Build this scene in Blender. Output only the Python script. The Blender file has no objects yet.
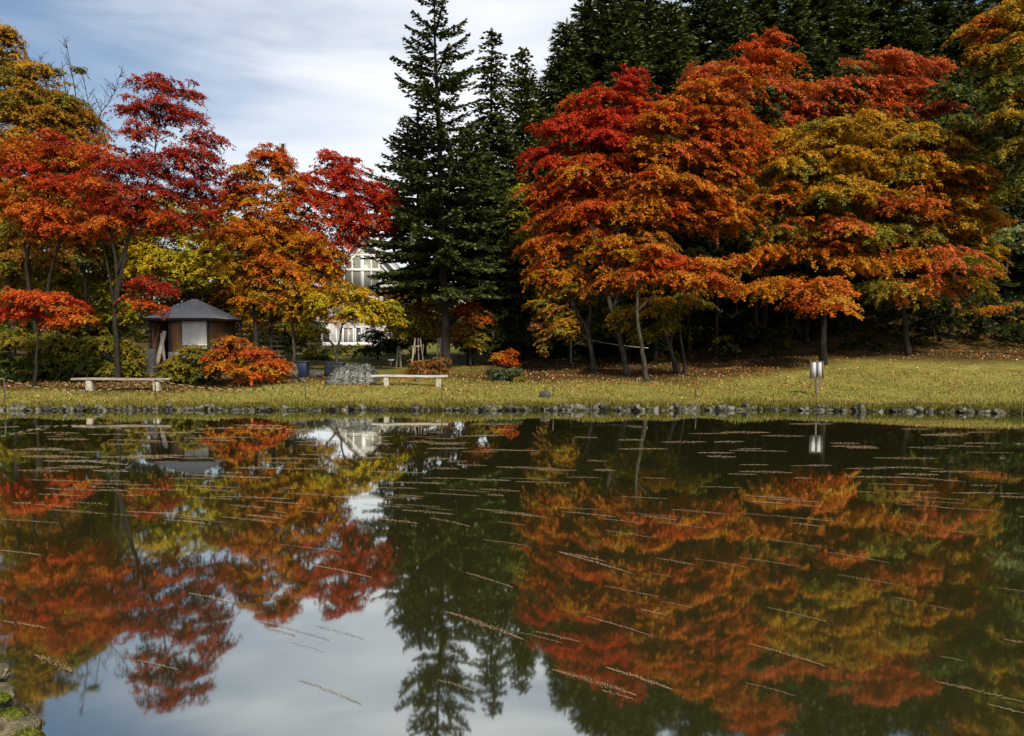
import bpy, math, random
import numpy as np
R = math.radians
PI = math.pi
random.seed(7)
rng = np.random.default_rng(11)
sc = bpy.context.scene
C = sc.collection

# ------------------------------------------------------------------ camera, sky, sun, exposure
F = 796.0                     # focal length in pixels (28 mm on 36 mm)
CAMZ = 2.66                   # camera height above the water
PITCH = math.atan(33 / F)
cam = bpy.data.cameras.new('camera')
cam.lens = 28.0
cam.sensor_width = 36.0
cam.clip_start = 0.1
cam.clip_end = 3000
camo = bpy.data.objects.new('camera', cam)
C.objects.link(camo)
camo.location = (0, 0, CAMZ)
camo.rotation_euler = (R(90) - PITCH, 0, 0)
sc.camera = camo

SUN_EL, SUN_AZ = 42.0, 20.0     # azimuth: degrees right of straight behind the camera
sunl = bpy.data.lights.new('sun', 'SUN')
sunl.energy = 3.9
sunl.angle = R(6.0)
sunl.color = (1.0, 0.87, 0.68)
suno = bpy.data.objects.new('sun', sunl)
C.objects.link(suno)
suno.location = (0, -20, 60)
suno.rotation_euler = (R(90 - SUN_EL), 0, R(SUN_AZ))

world = bpy.data.worlds.new('World')
sc.world = world
world.use_nodes = True
wn, wl = world.node_tree.nodes, world.node_tree.links
wn.clear()
def N(nt, t, **kw):
    n = nt.nodes.new(t)
    for k, v in kw.items():
        if k.startswith('_'):
            n.inputs[k[1:].replace('_', ' ')].default_value = v
        else:
            setattr(n, k, v)
    return n
wt = world.node_tree
wout = N(wt, 'ShaderNodeOutputWorld')
sky = N(wt, 'ShaderNodeTexSky', sky_type='NISHITA', sun_disc=False)
sky.sun_elevation = R(SUN_EL)
sky.sun_rotation = R(180 - SUN_AZ)
sky.air_density = 1.0
sky.dust_density = 1.6
bg1 = N(wt, 'ShaderNodeBackground')
bg1.inputs['Strength'].default_value = 0.10
wl.new(sky.outputs[0], bg1.inputs[0])
bg2 = N(wt, 'ShaderNodeBackground')
bg2.inputs['Strength'].default_value = 0.86
bg2.inputs['Color'].default_value = (0.92, 0.95, 1.0, 1)
geo = N(wt, 'ShaderNodeTexCoord')
mapn = N(wt, 'ShaderNodeMapping')
mapn.inputs['Scale'].default_value = (1.5, 1.5, 9.0)
mapn.inputs['Rotation'].default_value = (0, R(8), 0)
wl.new(geo.outputs['Generated'], mapn.inputs['Vector'])
noi = N(wt, 'ShaderNodeTexNoise')
noi.inputs['Scale'].default_value = 1.5
noi.inputs['Detail'].default_value = 6
noi.inputs['Roughness'].default_value = 0.5
noi.inputs['Distortion'].default_value = 0.4
wl.new(mapn.outputs[0], noi.inputs['Vector'])
dotn = N(wt, 'ShaderNodeVectorMath', operation='DOT_PRODUCT')
bd = np.array([-0.09, 0.96, 0.27]); bd /= np.linalg.norm(bd)
dotn.inputs[1].default_value = tuple(bd)
wl.new(geo.outputs['Generated'], dotn.inputs[0])
mr = N(wt, 'ShaderNodeMapRange')
mr.inputs['From Min'].default_value = 0.90
mr.inputs['From Max'].default_value = 1.0
mr.inputs['To Min'].default_value = -0.24
mr.inputs['To Max'].default_value = 0.40
wl.new(dotn.outputs['Value'], mr.inputs['Value'])
addn = N(wt, 'ShaderNodeMath', operation='ADD')
wl.new(noi.outputs['Fac'], addn.inputs[0])
wl.new(mr.outputs[0], addn.inputs[1])
mr2 = N(wt, 'ShaderNodeMapRange', interpolation_type='SMOOTHSTEP')
mr2.inputs['From Min'].default_value = 0.30
mr2.inputs['From Max'].default_value = 0.98
wl.new(addn.outputs[0], mr2.inputs['Value'])
mixw = N(wt, 'ShaderNodeMixShader')
wl.new(mr2.outputs[0], mixw.inputs[0])
wl.new(bg1.outputs[0], mixw.inputs[1])
wl.new(bg2.outputs[0], mixw.inputs[2])
wl.new(mixw.outputs[0], wout.inputs[0])

sc.view_settings.view_transform = 'Standard'
sc.view_settings.look = 'None'
sc.view_settings.exposure = 0.34
sc.view_settings.gamma = 1.0
sc.view_settings.use_curve_mapping = False
cy = sc.cycles
cy.max_bounces = 6
cy.diffuse_bounces = 3
cy.glossy_bounces = 3
cy.transmission_bounces = 3
cy.transparent_max_bounces = 4
cy.use_denoising = True
cy.denoiser = 'OPENIMAGEDENOISE'
cy.sample_clamp_indirect = 4.0
cy.caustics_reflective = False
cy.caustics_refractive = False

# ------------------------------------------------------------------ helpers
def at(px, py, Y):
    """world point at depth Y seen at pixel (px, py)"""
    x = (px - 512) / F
    v = (368 - py) / F
    cp, sp = math.cos(PITCH), math.sin(PITCH)
    d = np.array([x, cp + v * sp, -sp + v * cp])
    return np.array([0, 0, CAMZ]) + d * (Y / d[1])

def on_water(px, py):
    v = (368 - py) / F
    cp, sp = math.cos(PITCH), math.sin(PITCH)
    d = np.array([(px - 512) / F, cp + v * sp, -sp + v * cp])
    return np.array([0, 0, CAMZ]) + d * (-CAMZ / d[2])

def sstep(a, b, x):
    t = np.clip((x - a) / (b - a), 0, 1)
    return t * t * (3 - 2 * t)

def shore(X):
    X = np.asarray(X, float)
    s = 28.0 - 0.022 * np.clip(X - 8, 0, 14) ** 1.85
    return s + 0.12 * np.sin(X * 0.9) + 0.08 * np.sin(X * 2.3 + 1)

def gz(X, Y):
    """ground height"""
    X = np.asarray(X, float); Y = np.asarray(Y, float)
    s = Y - shore(X)
    prof = np.interp(s, [-3, -1.0, -0.15, 0.12, 0.45, 3, 8, 17, 27, 90, 400, 1500],
                        [-1.3, -1.0, -0.45, 0.10, 0.24, 0.45, 0.75, 1.0, 1.2, 1.0, 2.0, 4.0])
    hill = sstep(3, 22, X - 0.12 * (Y - 42)) * np.clip(Y - 42, 0, 75) * 0.34
    prof = prof + hill + sstep(6, 19, X) * np.clip(s - 1.0, 0, 12) * 0.07
    prof = prof + np.where(s > 0.5, 0.03 * np.sin(X * 1.3 + Y) + 0.03 * np.sin(X * 0.57 - Y * 0.8), 0)
    near = np.interp(Y, [-300, 1.5, 2.6, 3.7, 5.0, 7.0], [1.0, 1.0, 0.9, 0.02, -0.8, -1.3])
    z = np.where(Y < 12, np.maximum(near, prof), prof)
    side = sstep(55, 62, np.abs(X)) * 2.3
    z = np.where(s < 0.4, np.minimum(z + side, np.maximum(z, 0.8)), z)
    return z

def tag(o, label=None, cat=None, group=None, kind=None):
    if label: o['label'] = label
    if cat: o['category'] = cat
    if group: o['group'] = group
    if kind: o['kind'] = kind
    return o

def empty(name, loc, label, cat, group=None, rz=0):
    o = bpy.data.objects.new(name, None)
    C.objects.link(o)
    o.empty_display_size = 0.2
    o.location = tuple(float(v) for v in loc)
    o.rotation_euler = (0, 0, rz)
    return tag(o, label, cat, group)

def mesh_obj(name, V, Q, mat, parent=None, col=None, smooth=False, T=None):
    """V (n,3), Q (m,4) quads, T (k,3) tris, col (n,3) point colours"""
    V = np.asarray(V, np.float32).reshape(-1, 3)
    Q = np.asarray(Q if Q is not None else [], np.int32).reshape(-1, 4)
    T = np.asarray(T if T is not None else [], np.int32).reshape(-1, 3)
    me = bpy.data.meshes.new(name)
    me.vertices.add(len(V)); me.vertices.foreach_set('co', V.ravel())
    nl = Q.size + T.size
    me.loops.add(nl)
    me.loops.foreach_set('vertex_index', np.concatenate([Q.ravel(), T.ravel()]))
    me.polygons.add(len(Q) + len(T))
    st = np.concatenate([np.arange(len(Q)) * 4, Q.size + np.arange(len(T)) * 3]).astype(np.int32)
    me.polygons.foreach_set('loop_start', st)
    if smooth:
        me.polygons.foreach_set('use_smooth', np.ones(len(st), bool))
    if col is not None:
        a = me.color_attributes.new('tint', 'FLOAT_COLOR', 'POINT')
        c4 = np.ones((len(V), 4), np.float32); c4[:, :3] = col
        a.data.foreach_set('color', c4.ravel())
    me.update(calc_edges=True)
    me.validate()
    if mat: me.materials.append(mat)
    o = bpy.data.objects.new(name, me)
    C.objects.link(o)
    if parent is not None: o.parent = parent
    return o

class MB:
    """collects boxes and tubes into one mesh"""
    def __init__(s): s.V = []; s.Q = []; s.T = []; s.n = 0
    def add(s, V, Q=(), T=()):
        V = np.asarray(V, float)
        s.V.append(V)
        for q in Q: s.Q.append([i + s.n for i in q])
        for t in T: s.T.append([i + s.n for i in t])
        s.n += len(V)
    def box(s, c, size, rz=0, rx=0, ry=0, taper=1.0):
        h = np.array(size) / 2
        v = np.array([[x, y, z] for z in (-1, 1) for y in (-1, 1) for x in (-1, 1)], float)
        v[4:, :2] *= taper
        v = v * h
        for ang, (a, b) in ((rx, (1, 2)), (ry, (2, 0)), (rz, (0, 1))):
            if ang:
                ca, sa = math.cos(ang), math.sin(ang)
                va, vb = v[:, a].copy(), v[:, b].copy()
                v[:, a] = ca * va - sa * vb; v[:, b] = sa * va + ca * vb
        s.add(v + np.array(c), [(0, 2, 3, 1), (4, 5, 7, 6), (0, 1, 5, 4), (2, 6, 7, 3), (0, 4, 6, 2), (1, 3, 7, 5)])
    def tube(s, P, rad, sides=6, cap=True):
        P = np.asarray(P, float)
        rad = np.broadcast_to(np.asarray(rad, float), (len(P),))
        d = np.gradient(P, axis=0)
        d /= np.linalg.norm(d, axis=1)[:, None] + 1e-9
        ref = np.array([0.31, 0.95, 0.05]) if abs(d[0][2]) > 0.6 else np.array([0.02, 0.03, 1.0])
        a = np.cross(d, ref); a /= np.linalg.norm(a, axis=1)[:, None] + 1e-9
        b = np.cross(d, a)
        th = np.arange(sides) * 2 * PI / sides
        ring = (a[:, None, :] * np.cos(th)[None, :, None] + b[:, None, :] * np.sin(th)[None, :, None]) * rad[:, None, None] + P[:, None, :]
        q = []
        for i in range(len(P) - 1):
            for k in range(sides):
                k2 = (k + 1) % sides
                q.append((i * sides + k, i * sides + k2, (i + 1) * sides + k2, (i + 1) * sides + k))
        V = ring.reshape(-1, 3); t = []
        if cap:
            V = np.vstack([V, P[0], P[-1]])
            n0 = len(P) * sides
            for k in range(sides):
                k2 = (k + 1) % sides
                t.append((n0, k2, k)); t.append((n0 + 1, (len(P) - 1) * sides + k, (len(P) - 1) * sides + k2))
        s.add(V, q, t)
    def build(s, name, mat, parent=None, smooth=False, bevel=0):
        V = np.vstack(s.V)
        o = mesh_obj(name, V, s.Q, mat, parent, smooth=smooth, T=s.T)
        if bevel:
            m = o.modifiers.new('bevel', 'BEVEL'); m.width = bevel; m.segments = 2; m.limit_method = 'ANGLE'
        return o

# ------------------------------------------------------------------ materials
def new_mat(name):
    m = bpy.data.materials.new(name); m.use_nodes = True
    nt = m.node_tree
    return m, nt, nt.nodes['Principled BSDF'], nt.nodes['Material Output']

def noise_mat(name, c1, c2, scale=6, rough=0.8, detail=5, bump=0.0, stretch=(1, 1, 1), lo=0.35, hi=0.65, spec=0.3, bscale=None):
    m, nt, p, out = new_mat(name)
    tc = N(nt, 'ShaderNodeTexCoord')
    mp = N(nt, 'ShaderNodeMapping'); mp.inputs['Scale'].default_value = stretch
    nt.links.new(tc.outputs['Object'], mp.inputs[0])
    no = N(nt, 'ShaderNodeTexNoise'); no.inputs['Scale'].default_value = scale; no.inputs['Detail'].default_value = detail
    no.inputs['Roughness'].default_value = 0.65
    nt.links.new(mp.outputs[0], no.inputs['Vector'])
    cr = N(nt, 'ShaderNodeValToRGB')
    cr.color_ramp.elements[0].position = lo; cr.color_ramp.elements[1].position = hi
    cr.color_ramp.elements[0].color = (*c1, 1); cr.color_ramp.elements[1].color = (*c2, 1)
    nt.links.new(no.outputs['Fac'], cr.inputs[0])
    nt.links.new(cr.outputs[0], p.inputs['Base Color'])
    p.inputs['Roughness'].default_value = rough
    p.inputs['Specular IOR Level'].default_value = spec
    if bump:
        n2 = N(nt, 'ShaderNodeTexNoise'); n2.inputs['Scale'].default_value = bscale or scale * 2.5; n2.inputs['Detail'].default_value = 6
        nt.links.new(mp.outputs[0], n2.inputs['Vector'])
        bp = N(nt, 'ShaderNodeBump'); bp.inputs['Strength'].default_value = bump; bp.inputs['Distance'].default_value = 0.05
        nt.links.new(n2.outputs['Fac'], bp.inputs['Height'])
        nt.links.new(bp.outputs[0], p.inputs['Normal'])
    return m

def leaf_mat(name, trans=0.3, rough=0.5, spec=0.35):
    m, nt, p, out = new_mat(name)
    at_ = N(nt, 'ShaderNodeAttribute', attribute_name='tint')
    nt.links.new(at_.outputs['Color'], p.inputs['Base Color'])
    p.inputs['Roughness'].default_value = rough
    p.inputs['Specular IOR Level'].default_value = spec
    if trans:
        tr = N(nt, 'ShaderNodeBsdfTranslucent')
        nt.links.new(at_.outputs['Color'], tr.inputs['Color'])
        mx = N(nt, 'ShaderNodeMixShader'); mx.inputs[0].default_value = trans
        nt.links.new(p.outputs[0], mx.inputs[1]); nt.links.new(tr.outputs[0], mx.inputs[2])
        nt.links.new(mx.outputs[0], out.inputs['Surface'])
    return m

M = {}
M['leaf'] = leaf_mat('autumn_leaf', 0.40, 0.55, 0.22)
M['needle'] = leaf_mat('conifer_needle', 0.08, 0.55, 0.3)
M['grass'] = leaf_mat('grass_blade', 0.2, 0.6, 0.2)
M['litter'] = leaf_mat('fallen_leaf', 0.0, 0.7, 0.2)
M['bark'] = noise_mat('dark_bark', (0.010, 0.008, 0.006), (0.040, 0.031, 0.023), 5, 0.9, bump=0.8, stretch=(3, 3, 0.7))
M['bark_grey'] = noise_mat('grey_bark', (0.015, 0.012, 0.009), (0.085, 0.070, 0.054), 4, 0.9, bump=0.8, stretch=(3, 3, 0.8))
M['bark_pale'] = noise_mat('bleached_bark', (0.22, 0.20, 0.17), (0.45, 0.42, 0.36), 8, 0.8)
M['stone_pale'] = noise_mat('pale_edging_stone', (0.03, 0.03, 0.018), (0.25, 0.235, 0.19), 6, 0.95, bump=1.0, lo=0.38, hi=0.66)
M['stone'] = noise_mat('edging_stone', (0.012, 0.014, 0.007), (0.19, 0.175, 0.13), 6, 0.95, bump=1.0, lo=0.42, hi=0.70)
M['stone_dark'] = noise_mat('dark_stone', (0.03, 0.03, 0.03), (0.09, 0.085, 0.08), 6, 0.9, bump=0.6)
M['lichen_stone'] = noise_mat('lichen_stone', (0.05, 0.05, 0.022), (0.27, 0.23, 0.135), 22, 0.9, bump=0.9, lo=0.3, hi=0.7)
M['moss'] = noise_mat('moss', (0.06, 0.10, 0.008), (0.24, 0.30, 0.02), 14, 0.95, bump=1.0)
M['concrete'] = noise_mat('bench_concrete', (0.22, 0.20, 0.16), (0.52, 0.49, 0.42), 6, 0.85, bump=0.4)
M['plank_grey'] = noise_mat('weathered_plank', (0.16, 0.12, 0.09), (0.42, 0.37, 0.31), 4, 0.8, bump=0.4, stretch=(0.6, 6, 6))
M['plank_pale'] = noise_mat('bleached_plank', (0.30, 0.28, 0.25), (0.58, 0.56, 0.52), 4, 0.75, bump=0.3, stretch=(0.6, 6, 6))
M['post_wood'] = noise_mat('stake_wood', (0.05, 0.04, 0.03), (0.13, 0.11, 0.085), 8, 0.9, stretch=(3, 3, 0.6))
M['stake_pale'] = noise_mat('pale_stake_wood', (0.25, 0.22, 0.18), (0.48, 0.44, 0.37), 6, 0.85, stretch=(3, 3, 0.6))
M['shed_wall'] = noise_mat('shed_boards', (0.10, 0.045, 0.02), (0.21, 0.10, 0.045), 3, 0.8, bump=0.4, stretch=(6, 6, 0.5))
M['shed_dark'] = noise_mat('shed_dark_timber', (0.012, 0.010, 0.008), (0.035, 0.028, 0.022), 4, 0.9)
M['roof_grey'] = noise_mat('grey_metal_roof', (0.42, 0.41, 0.385), (0.66, 0.64, 0.60), 9, 0.45, bump=0.15, spec=0.5)
M['screen'] = noise_mat('corrugated_panel', (0.36, 0.38, 0.38), (0.52, 0.54, 0.54), 3, 0.5, stretch=(1, 1, 0.4), spec=0.5)
M['white'] = noise_mat('white_paint', (0.58, 0.59, 0.60), (0.72, 0.73, 0.74), 2, 0.6)
M['cream'] = noise_mat('house_wall', (0.36, 0.365, 0.365), (0.48, 0.485, 0.485), 1.2, 0.75)
M['house_roof'] = noise_mat('house_roof', (0.30, 0.30, 0.30), (0.42, 0.42, 0.43), 1.0, 0.6)
M['blue'] = noise_mat('blue_plastic', (0.003, 0.010, 0.030), (0.006, 0.020, 0.060), 3, 0.45, spec=0.5)
M['navy'] = noise_mat('navy_sheet', (0.006, 0.008, 0.014), (0.018, 0.023, 0.036), 3, 0.5, bump=0.6)
M['steel'] = noise_mat('sign_steel', (0.06, 0.05, 0.038), (0.12, 0.10, 0.08), 6, 0.45, spec=0.6)
M['sign_panel'] = noise_mat('sign_panel', (0.42, 0.44, 0.46), (0.50, 0.52, 0.54), 0.6, 0.6)

def glass_mat():
    m, nt, p, out = new_mat('window_pane')
    p.inputs['Base Color'].default_value = (0.06, 0.075, 0.07, 1)
    p.inputs['Roughness'].default_value = 0.12
    p.inputs['Specular IOR Level'].default_value = 0.8
    return m
M['glass'] = glass_mat()

def blind_mat():
    return noise_mat('window_blind', (0.17, 0.175, 0.15), (0.24, 0.245, 0.21), 3, 0.4, stretch=(6, 6, 0.3), spec=0.6)
M['blind'] = blind_mat()

def rope_mat():
    m, nt, p, out = new_mat('striped_rope')
    tc = N(nt, 'ShaderNodeTexCoord'); sx = N(nt, 'ShaderNodeSeparateXYZ')
    nt.links.new(tc.outputs['Object'], sx.inputs[0])
    mt = N(nt, 'ShaderNodeMath', operation='MULTIPLY'); mt.inputs[1].default_value = 2.9
    nt.links.new(sx.outputs[0], mt.inputs[0])
    fr = N(nt, 'ShaderNodeMath', operation='FRACT'); nt.links.new(mt.outputs[0], fr.inputs[0])
    gt = N(nt, 'ShaderNodeMath', operation='GREATER_THAN'); gt.inputs[1].default_value = 0.45
    nt.links.new(fr.outputs[0], gt.inputs[0])
    mx = N(nt, 'ShaderNodeMix', data_type='RGBA')
    mx.inputs[6].default_value = (0.02, 0.018, 0.012, 1); mx.inputs[7].default_value = (0.42, 0.34, 0.17, 1)
    nt.links.new(gt.outputs[0], mx.inputs[0])
    nt.links.new(mx.outputs[2], p.inputs['Base Color'])
    p.inputs['Roughness'].default_value = 0.7
    return m
M['rope'] = rope_mat()
M['rope_white'] = noise_mat('pale_rope', (0.5, 0.48, 0.4), (0.7, 0.68, 0.6), 20, 0.8)

def tarp_mat():
    m, nt, p, out = new_mat('camouflage_tarp')
    tc = N(nt, 'ShaderNodeTexCoord')
    mp = N(nt, 'ShaderNodeMapping'); mp.inputs['Scale'].default_value = (1.7, 1.7, 3.4)
    nt.links.new(tc.outputs['Object'], mp.inputs[0])
    no = N(nt, 'ShaderNodeTexNoise'); no.inputs['Scale'].default_value = 2.6; no.inputs['Detail'].default_value = 3; no.inputs['Distortion'].default_value = 1.2
    nt.links.new(mp.outputs[0], no.inputs['Vector'])
    cr = N(nt, 'ShaderNodeValToRGB'); cr.color_ramp.interpolation = 'CONSTANT'
    e = cr.color_ramp.elements
    e[0].position = 0; e[0].color = (0.02, 0.022, 0.018, 1)
    e[1].position = 0.44; e[1].color = (0.055, 0.06, 0.045, 1)
    e2 = e.new(0.525); e2.color = (0.26, 0.27, 0.24, 1)
    e3 = e.new(0.565); e3.color = (0.03, 0.033, 0.026, 1)
    nt.links.new(no.outputs['Fac'], cr.inputs[0]); nt.links.new(cr.outputs[0], p.inputs['Base Color'])
    p.inputs['Roughness'].default_value = 0.5
    return m
M['tarp'] = tarp_mat()

def water_mat():
    m, nt, p, out = new_mat('pond_water')
    nt.nodes.remove(p)
    gl = N(nt, 'ShaderNodeBsdfGlossy'); gl.inputs['Roughness'].default_value = 0.030
    gl.inputs['Color'].default_value = (0.92, 0.95, 0.90, 1)
    df = N(nt, 'ShaderNodeBsdfDiffuse'); df.inputs['Color'].default_value = (0.040, 0.040, 0.013, 1)
    fr = N(nt, 'ShaderNodeFresnel'); fr.inputs['IOR'].default_value = 1.33
    mp = N(nt, 'ShaderNodeMapRange')
    mp.inputs['From Min'].default_value = 0.05; mp.inputs['From Max'].default_value = 0.55
    mp.inputs['To Min'].default_value = 0.54; mp.inputs['To Max'].default_value = 0.90
    nt.links.new(fr.outputs[0], mp.inputs['Value'])
    tc = N(nt, 'ShaderNodeTexCoord')
    mm = N(nt, 'ShaderNodeMapping'); mm.inputs['Scale'].default_value = (1.0, 0.6, 1)
    nt.links.new(tc.outputs['Object'], mm.inputs[0])
    no = N(nt, 'ShaderNodeTexNoise'); no.inputs['Scale'].default_value = 1.8; no.inputs['Detail'].default_value = 2
    nt.links.new(mm.outputs[0], no.inputs['Vector'])
    bp = N(nt, 'ShaderNodeBump'); bp.inputs['Strength'].default_value = 0.02; bp.inputs['Distance'].default_value = 0.05
    nt.links.new(no.outputs['Fac'], bp.inputs['Height'])
    nt.links.new(bp.outputs[0], gl.inputs['Normal'])
    mx = N(nt, 'ShaderNodeMixShader')
    nt.links.new(mp.outputs[0], mx.inputs[0]); nt.links.new(df.outputs[0], mx.inputs[1]); nt.links.new(gl.outputs[0], mx.inputs[2])
    nt.links.new(mx.outputs[0], out.inputs['Surface'])
    return m
M['water'] = water_mat()

def ground_mat():
    m, nt, p, out = new_mat('ground')
    a = N(nt, 'ShaderNodeAttribute', attribute_name='tint')
    tc = N(nt, 'ShaderNodeTexCoord')
    n1 = N(nt, 'ShaderNodeTexNoise'); n1.inputs['Scale'].default_value = 1.1; n1.inputs['Detail'].default_value = 8; n1.inputs['Roughness'].default_value = 0.7
    nt.links.new(tc.outputs['Object'], n1.inputs['Vector'])
    n2 = N(nt, 'ShaderNodeTexNoise'); n2.inputs['Scale'].default_value = 18; n2.inputs['Detail'].default_value = 4
    nt.links.new(tc.outputs['Object'], n2.inputs['Vector'])
    # wear and tufts
    r1 = N(nt, 'ShaderNodeMapRange'); r1.inputs['From Min'].default_value = 0.3; r1.inputs['From Max'].default_value = 0.7
    r1.inputs['To Min'].default_value = 0.6; r1.inputs['To Max'].default_value = 1.4
    nt.links.new(n1.outputs['Fac'], r1.inputs['Value'])
    r2 = N(nt, 'ShaderNodeMapRange'); r2.inputs['From Min'].default_value = 0.3; r2.inputs['From Max'].default_value = 0.7
    r2.inputs['To Min'].default_value = 0.65; r2.inputs['To Max'].default_value = 1.35
    nt.links.new(n2.outputs['Fac'], r2.inputs['Value'])
    mu = N(nt, 'ShaderNodeMath', operation='MULTIPLY')
    nt.links.new(r1.outputs[0], mu.inputs[0]); nt.links.new(r2.outputs[0], mu.inputs[1])
    vm = N(nt, 'ShaderNodeVectorMath', operation='SCALE')
    nt.links.new(a.outputs['Color'], vm.inputs[0]); nt.links.new(mu.outputs[0], vm.inputs['Scale'])
    nt.links.new(vm.outputs[0], p.inputs['Base Color'])
    p.inputs['Roughness'].default_value = 0.95; p.inputs['Specular IOR Level'].default_value = 0.1
    bp = N(nt, 'ShaderNodeBump'); bp.inputs['Strength'].default_value = 0.8; bp.inputs['Distance'].default_value = 0.06
    nt.links.new(n2.outputs['Fac'], bp.inputs['Height']); nt.links.new(bp.outputs[0], p.inputs['Normal'])
    return m
M['ground'] = ground_mat()

# ------------------------------------------------------------------ the setting: ground and pond
def grid_axis(parts):
    return np.unique(np.concatenate([np.arange(a, b + 1e-6, s) for a, b, s in parts]).round(3))
gx = grid_axis([(-900, -120, 60), (-120, -40, 4), (-40, 40, 0.5), (40, 120, 4), (120, 900, 60)])
gy = grid_axis([(-300, -20, 40), (-20, 1, 1.5), (1, 8, 0.25), (8, 24, 2), (24, 31, 0.15), (31, 60, 0.6), (60, 140, 4), (140, 1400, 70)])
GX, GY = np.meshgrid(gx, gy)
GZ = gz(GX, GY)
nx, ny = len(gx), len(gy)
idx = np.arange(nx * ny).reshape(ny, nx)
GQ = np.stack([idx[:-1, :-1], idx[:-1, 1:], idx[1:, 1:], idx[1:, :-1]], -1).reshape(-1, 4)
S = GY - shore(GX)
wob = 1.2 * np.sin(GX * 0.35) + 0.8 * np.sin(GX * 0.9 + 2)
lawn = np.array([0.22, 0.205, 0.046]); litter = np.array([0.075, 0.048, 0.015]); mud = np.array([0.022, 0.02, 0.011]); back = np.array([0.15, 0.145, 0.028])  # litter: leaf brown, darkened to carry the shade under the trees
w = sstep(4.6, 7.4, S + wob * 0.6 - sstep(8, 18, GX) * 4.8)[..., None]  # right side: dark litter colour takes the place of shaded grass
leftw = (sstep(-9.5, -12.5, GX) * sstep(2.0, 3.4, S + 0.3 * wob))[..., None]
w = np.maximum(w, leftw)
clear = (sstep(1, -4, GX) * sstep(-20, -14, GX) * sstep(7, 12, S))[..., None]
gc = lawn * (1 - w) + litter * w
gc = gc * (1 - clear) + back * clear
mw = sstep(0.42, 0.22, S)[..., None]
gc = gc * (1 - mw) + mud * mw
nb = sstep(14, 10, GY)[..., None]
gc = gc * (1 - nb) + np.array([0.07, 0.075, 0.03]) * nb
g = mesh_obj('ground', np.stack([GX, GY, GZ], -1).reshape(-1, 3), GQ, M['ground'], col=gc.reshape(-1, 3), smooth=True)
tag(g, 'grassy ground rising from the pond bank to the trees', 'ground', kind='structure')
wv = np.array([[-61, -60, 0], [61, -60, 0], [61, 28.6, 0], [-61, 28.6, 0]], float)
wt_ = mesh_obj('water', wv, [[0, 1, 2, 3]], M['water'])
tag(wt_, 'still dark pond mirroring the autumn trees', 'pond', kind='structure')

# ------------------------------------------------------------------ foliage machinery
PAL = {
 'crimson': [(.32, .022, .014), (.27, .016, .014), (.38, .034, .012), (.34, .05, .014)],
 'darkred': [(.32, .028, .012), (.38, .045, .012), (.42, .075, .012), (.30, .022, .012)],
 'red':     [(.50, .040, .012), (.46, .030, .012), (.54, .075, .012), (.44, .034, .012)],
 'vermil':  [(.54, .105, .012), (.54, .14, .012), (.52, .07, .012), (.50, .12, .014)],
 'pinkred': [(.52, .110, .030), (.54, .15, .034), (.48, .085, .028), (.52, .18, .028)],
 'orange':  [(.54, .20, .012), (.54, .16, .012), (.50, .24, .014), (.52, .13, .014)],
 'gold':    [(.50, .29, .014), (.46, .26, .014), (.52, .23, .014), (.40, .26, .016)],
 'yellow':  [(.56, .42, .018), (.52, .38, .018), (.48, .40, .025), (.56, .34, .018)],
 'yelgreen':[(.34, .33, .022), (.42, .38, .020), (.26, .29, .022), (.46, .38, .02)],
 'olive':   [(.20, .19, .020), (.26, .20, .018), (.17, .19, .020), (.32, .22, .02)],
 'green':   [(.095, .13, .022), (.12, .15, .024), (.08, .115, .020), (.16, .17, .02)],
 'dkgreen': [(.034, .048, .014), (.042, .056, .015), (.028, .042, .012), (.055, .058, .014)],
 'brown':   [(.36, .17, .018), (.40, .21, .018), (.32, .18, .018), (.32, .13, .016)],
 'rust':    [(.34, .13, .035), (.38, .18, .042), (.30, .13, .034), (.34, .20, .034)],
 'palegrn': [(.24, .29, .10), (.30, .33, .12), (.18, .23, .07)],
 'greygrn': [(.11, .14, .06), (.14, .16, .07), (.09, .115, .05)],
}
FADE = {'crimson': 'darkred', 'darkred': 'vermil', 'red': 'vermil', 'vermil': 'orange', 'pinkred': 'orange', 'orange': 'gold', 'gold': 'olive', 'yellow': 'yelgreen', 'yelgreen': 'green', 'brown': 'olive', 'rust': 'olive'}

def leaf_quads(P, Nn, L, Wd, col, r):
    """kite-shaped folded leaves"""
    n = len(P)
    t = r.normal(size=(n, 3)); t -= (t * Nn).sum(1)[:, None] * Nn
    t /= np.linalg.norm(t, axis=1)[:, None] + 1e-9
    b = np.cross(Nn, t)
    L = np.broadcast_to(L, (n,))[:, None]; Wd = np.broadcast_to(Wd, (n,))[:, None]
    f = Nn * (L * 0.13)
    V = np.stack([P - t * L * .5, P + b * Wd * .5 + f - t * L * .08, P + t * L * .5, P - b * Wd * .5 + f - t * L * .08], 1).reshape(-1, 3)
    Q = np.arange(4 * n).reshape(n, 4)
    return V, Q, np.repeat(col, 4, axis=0)

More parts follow.
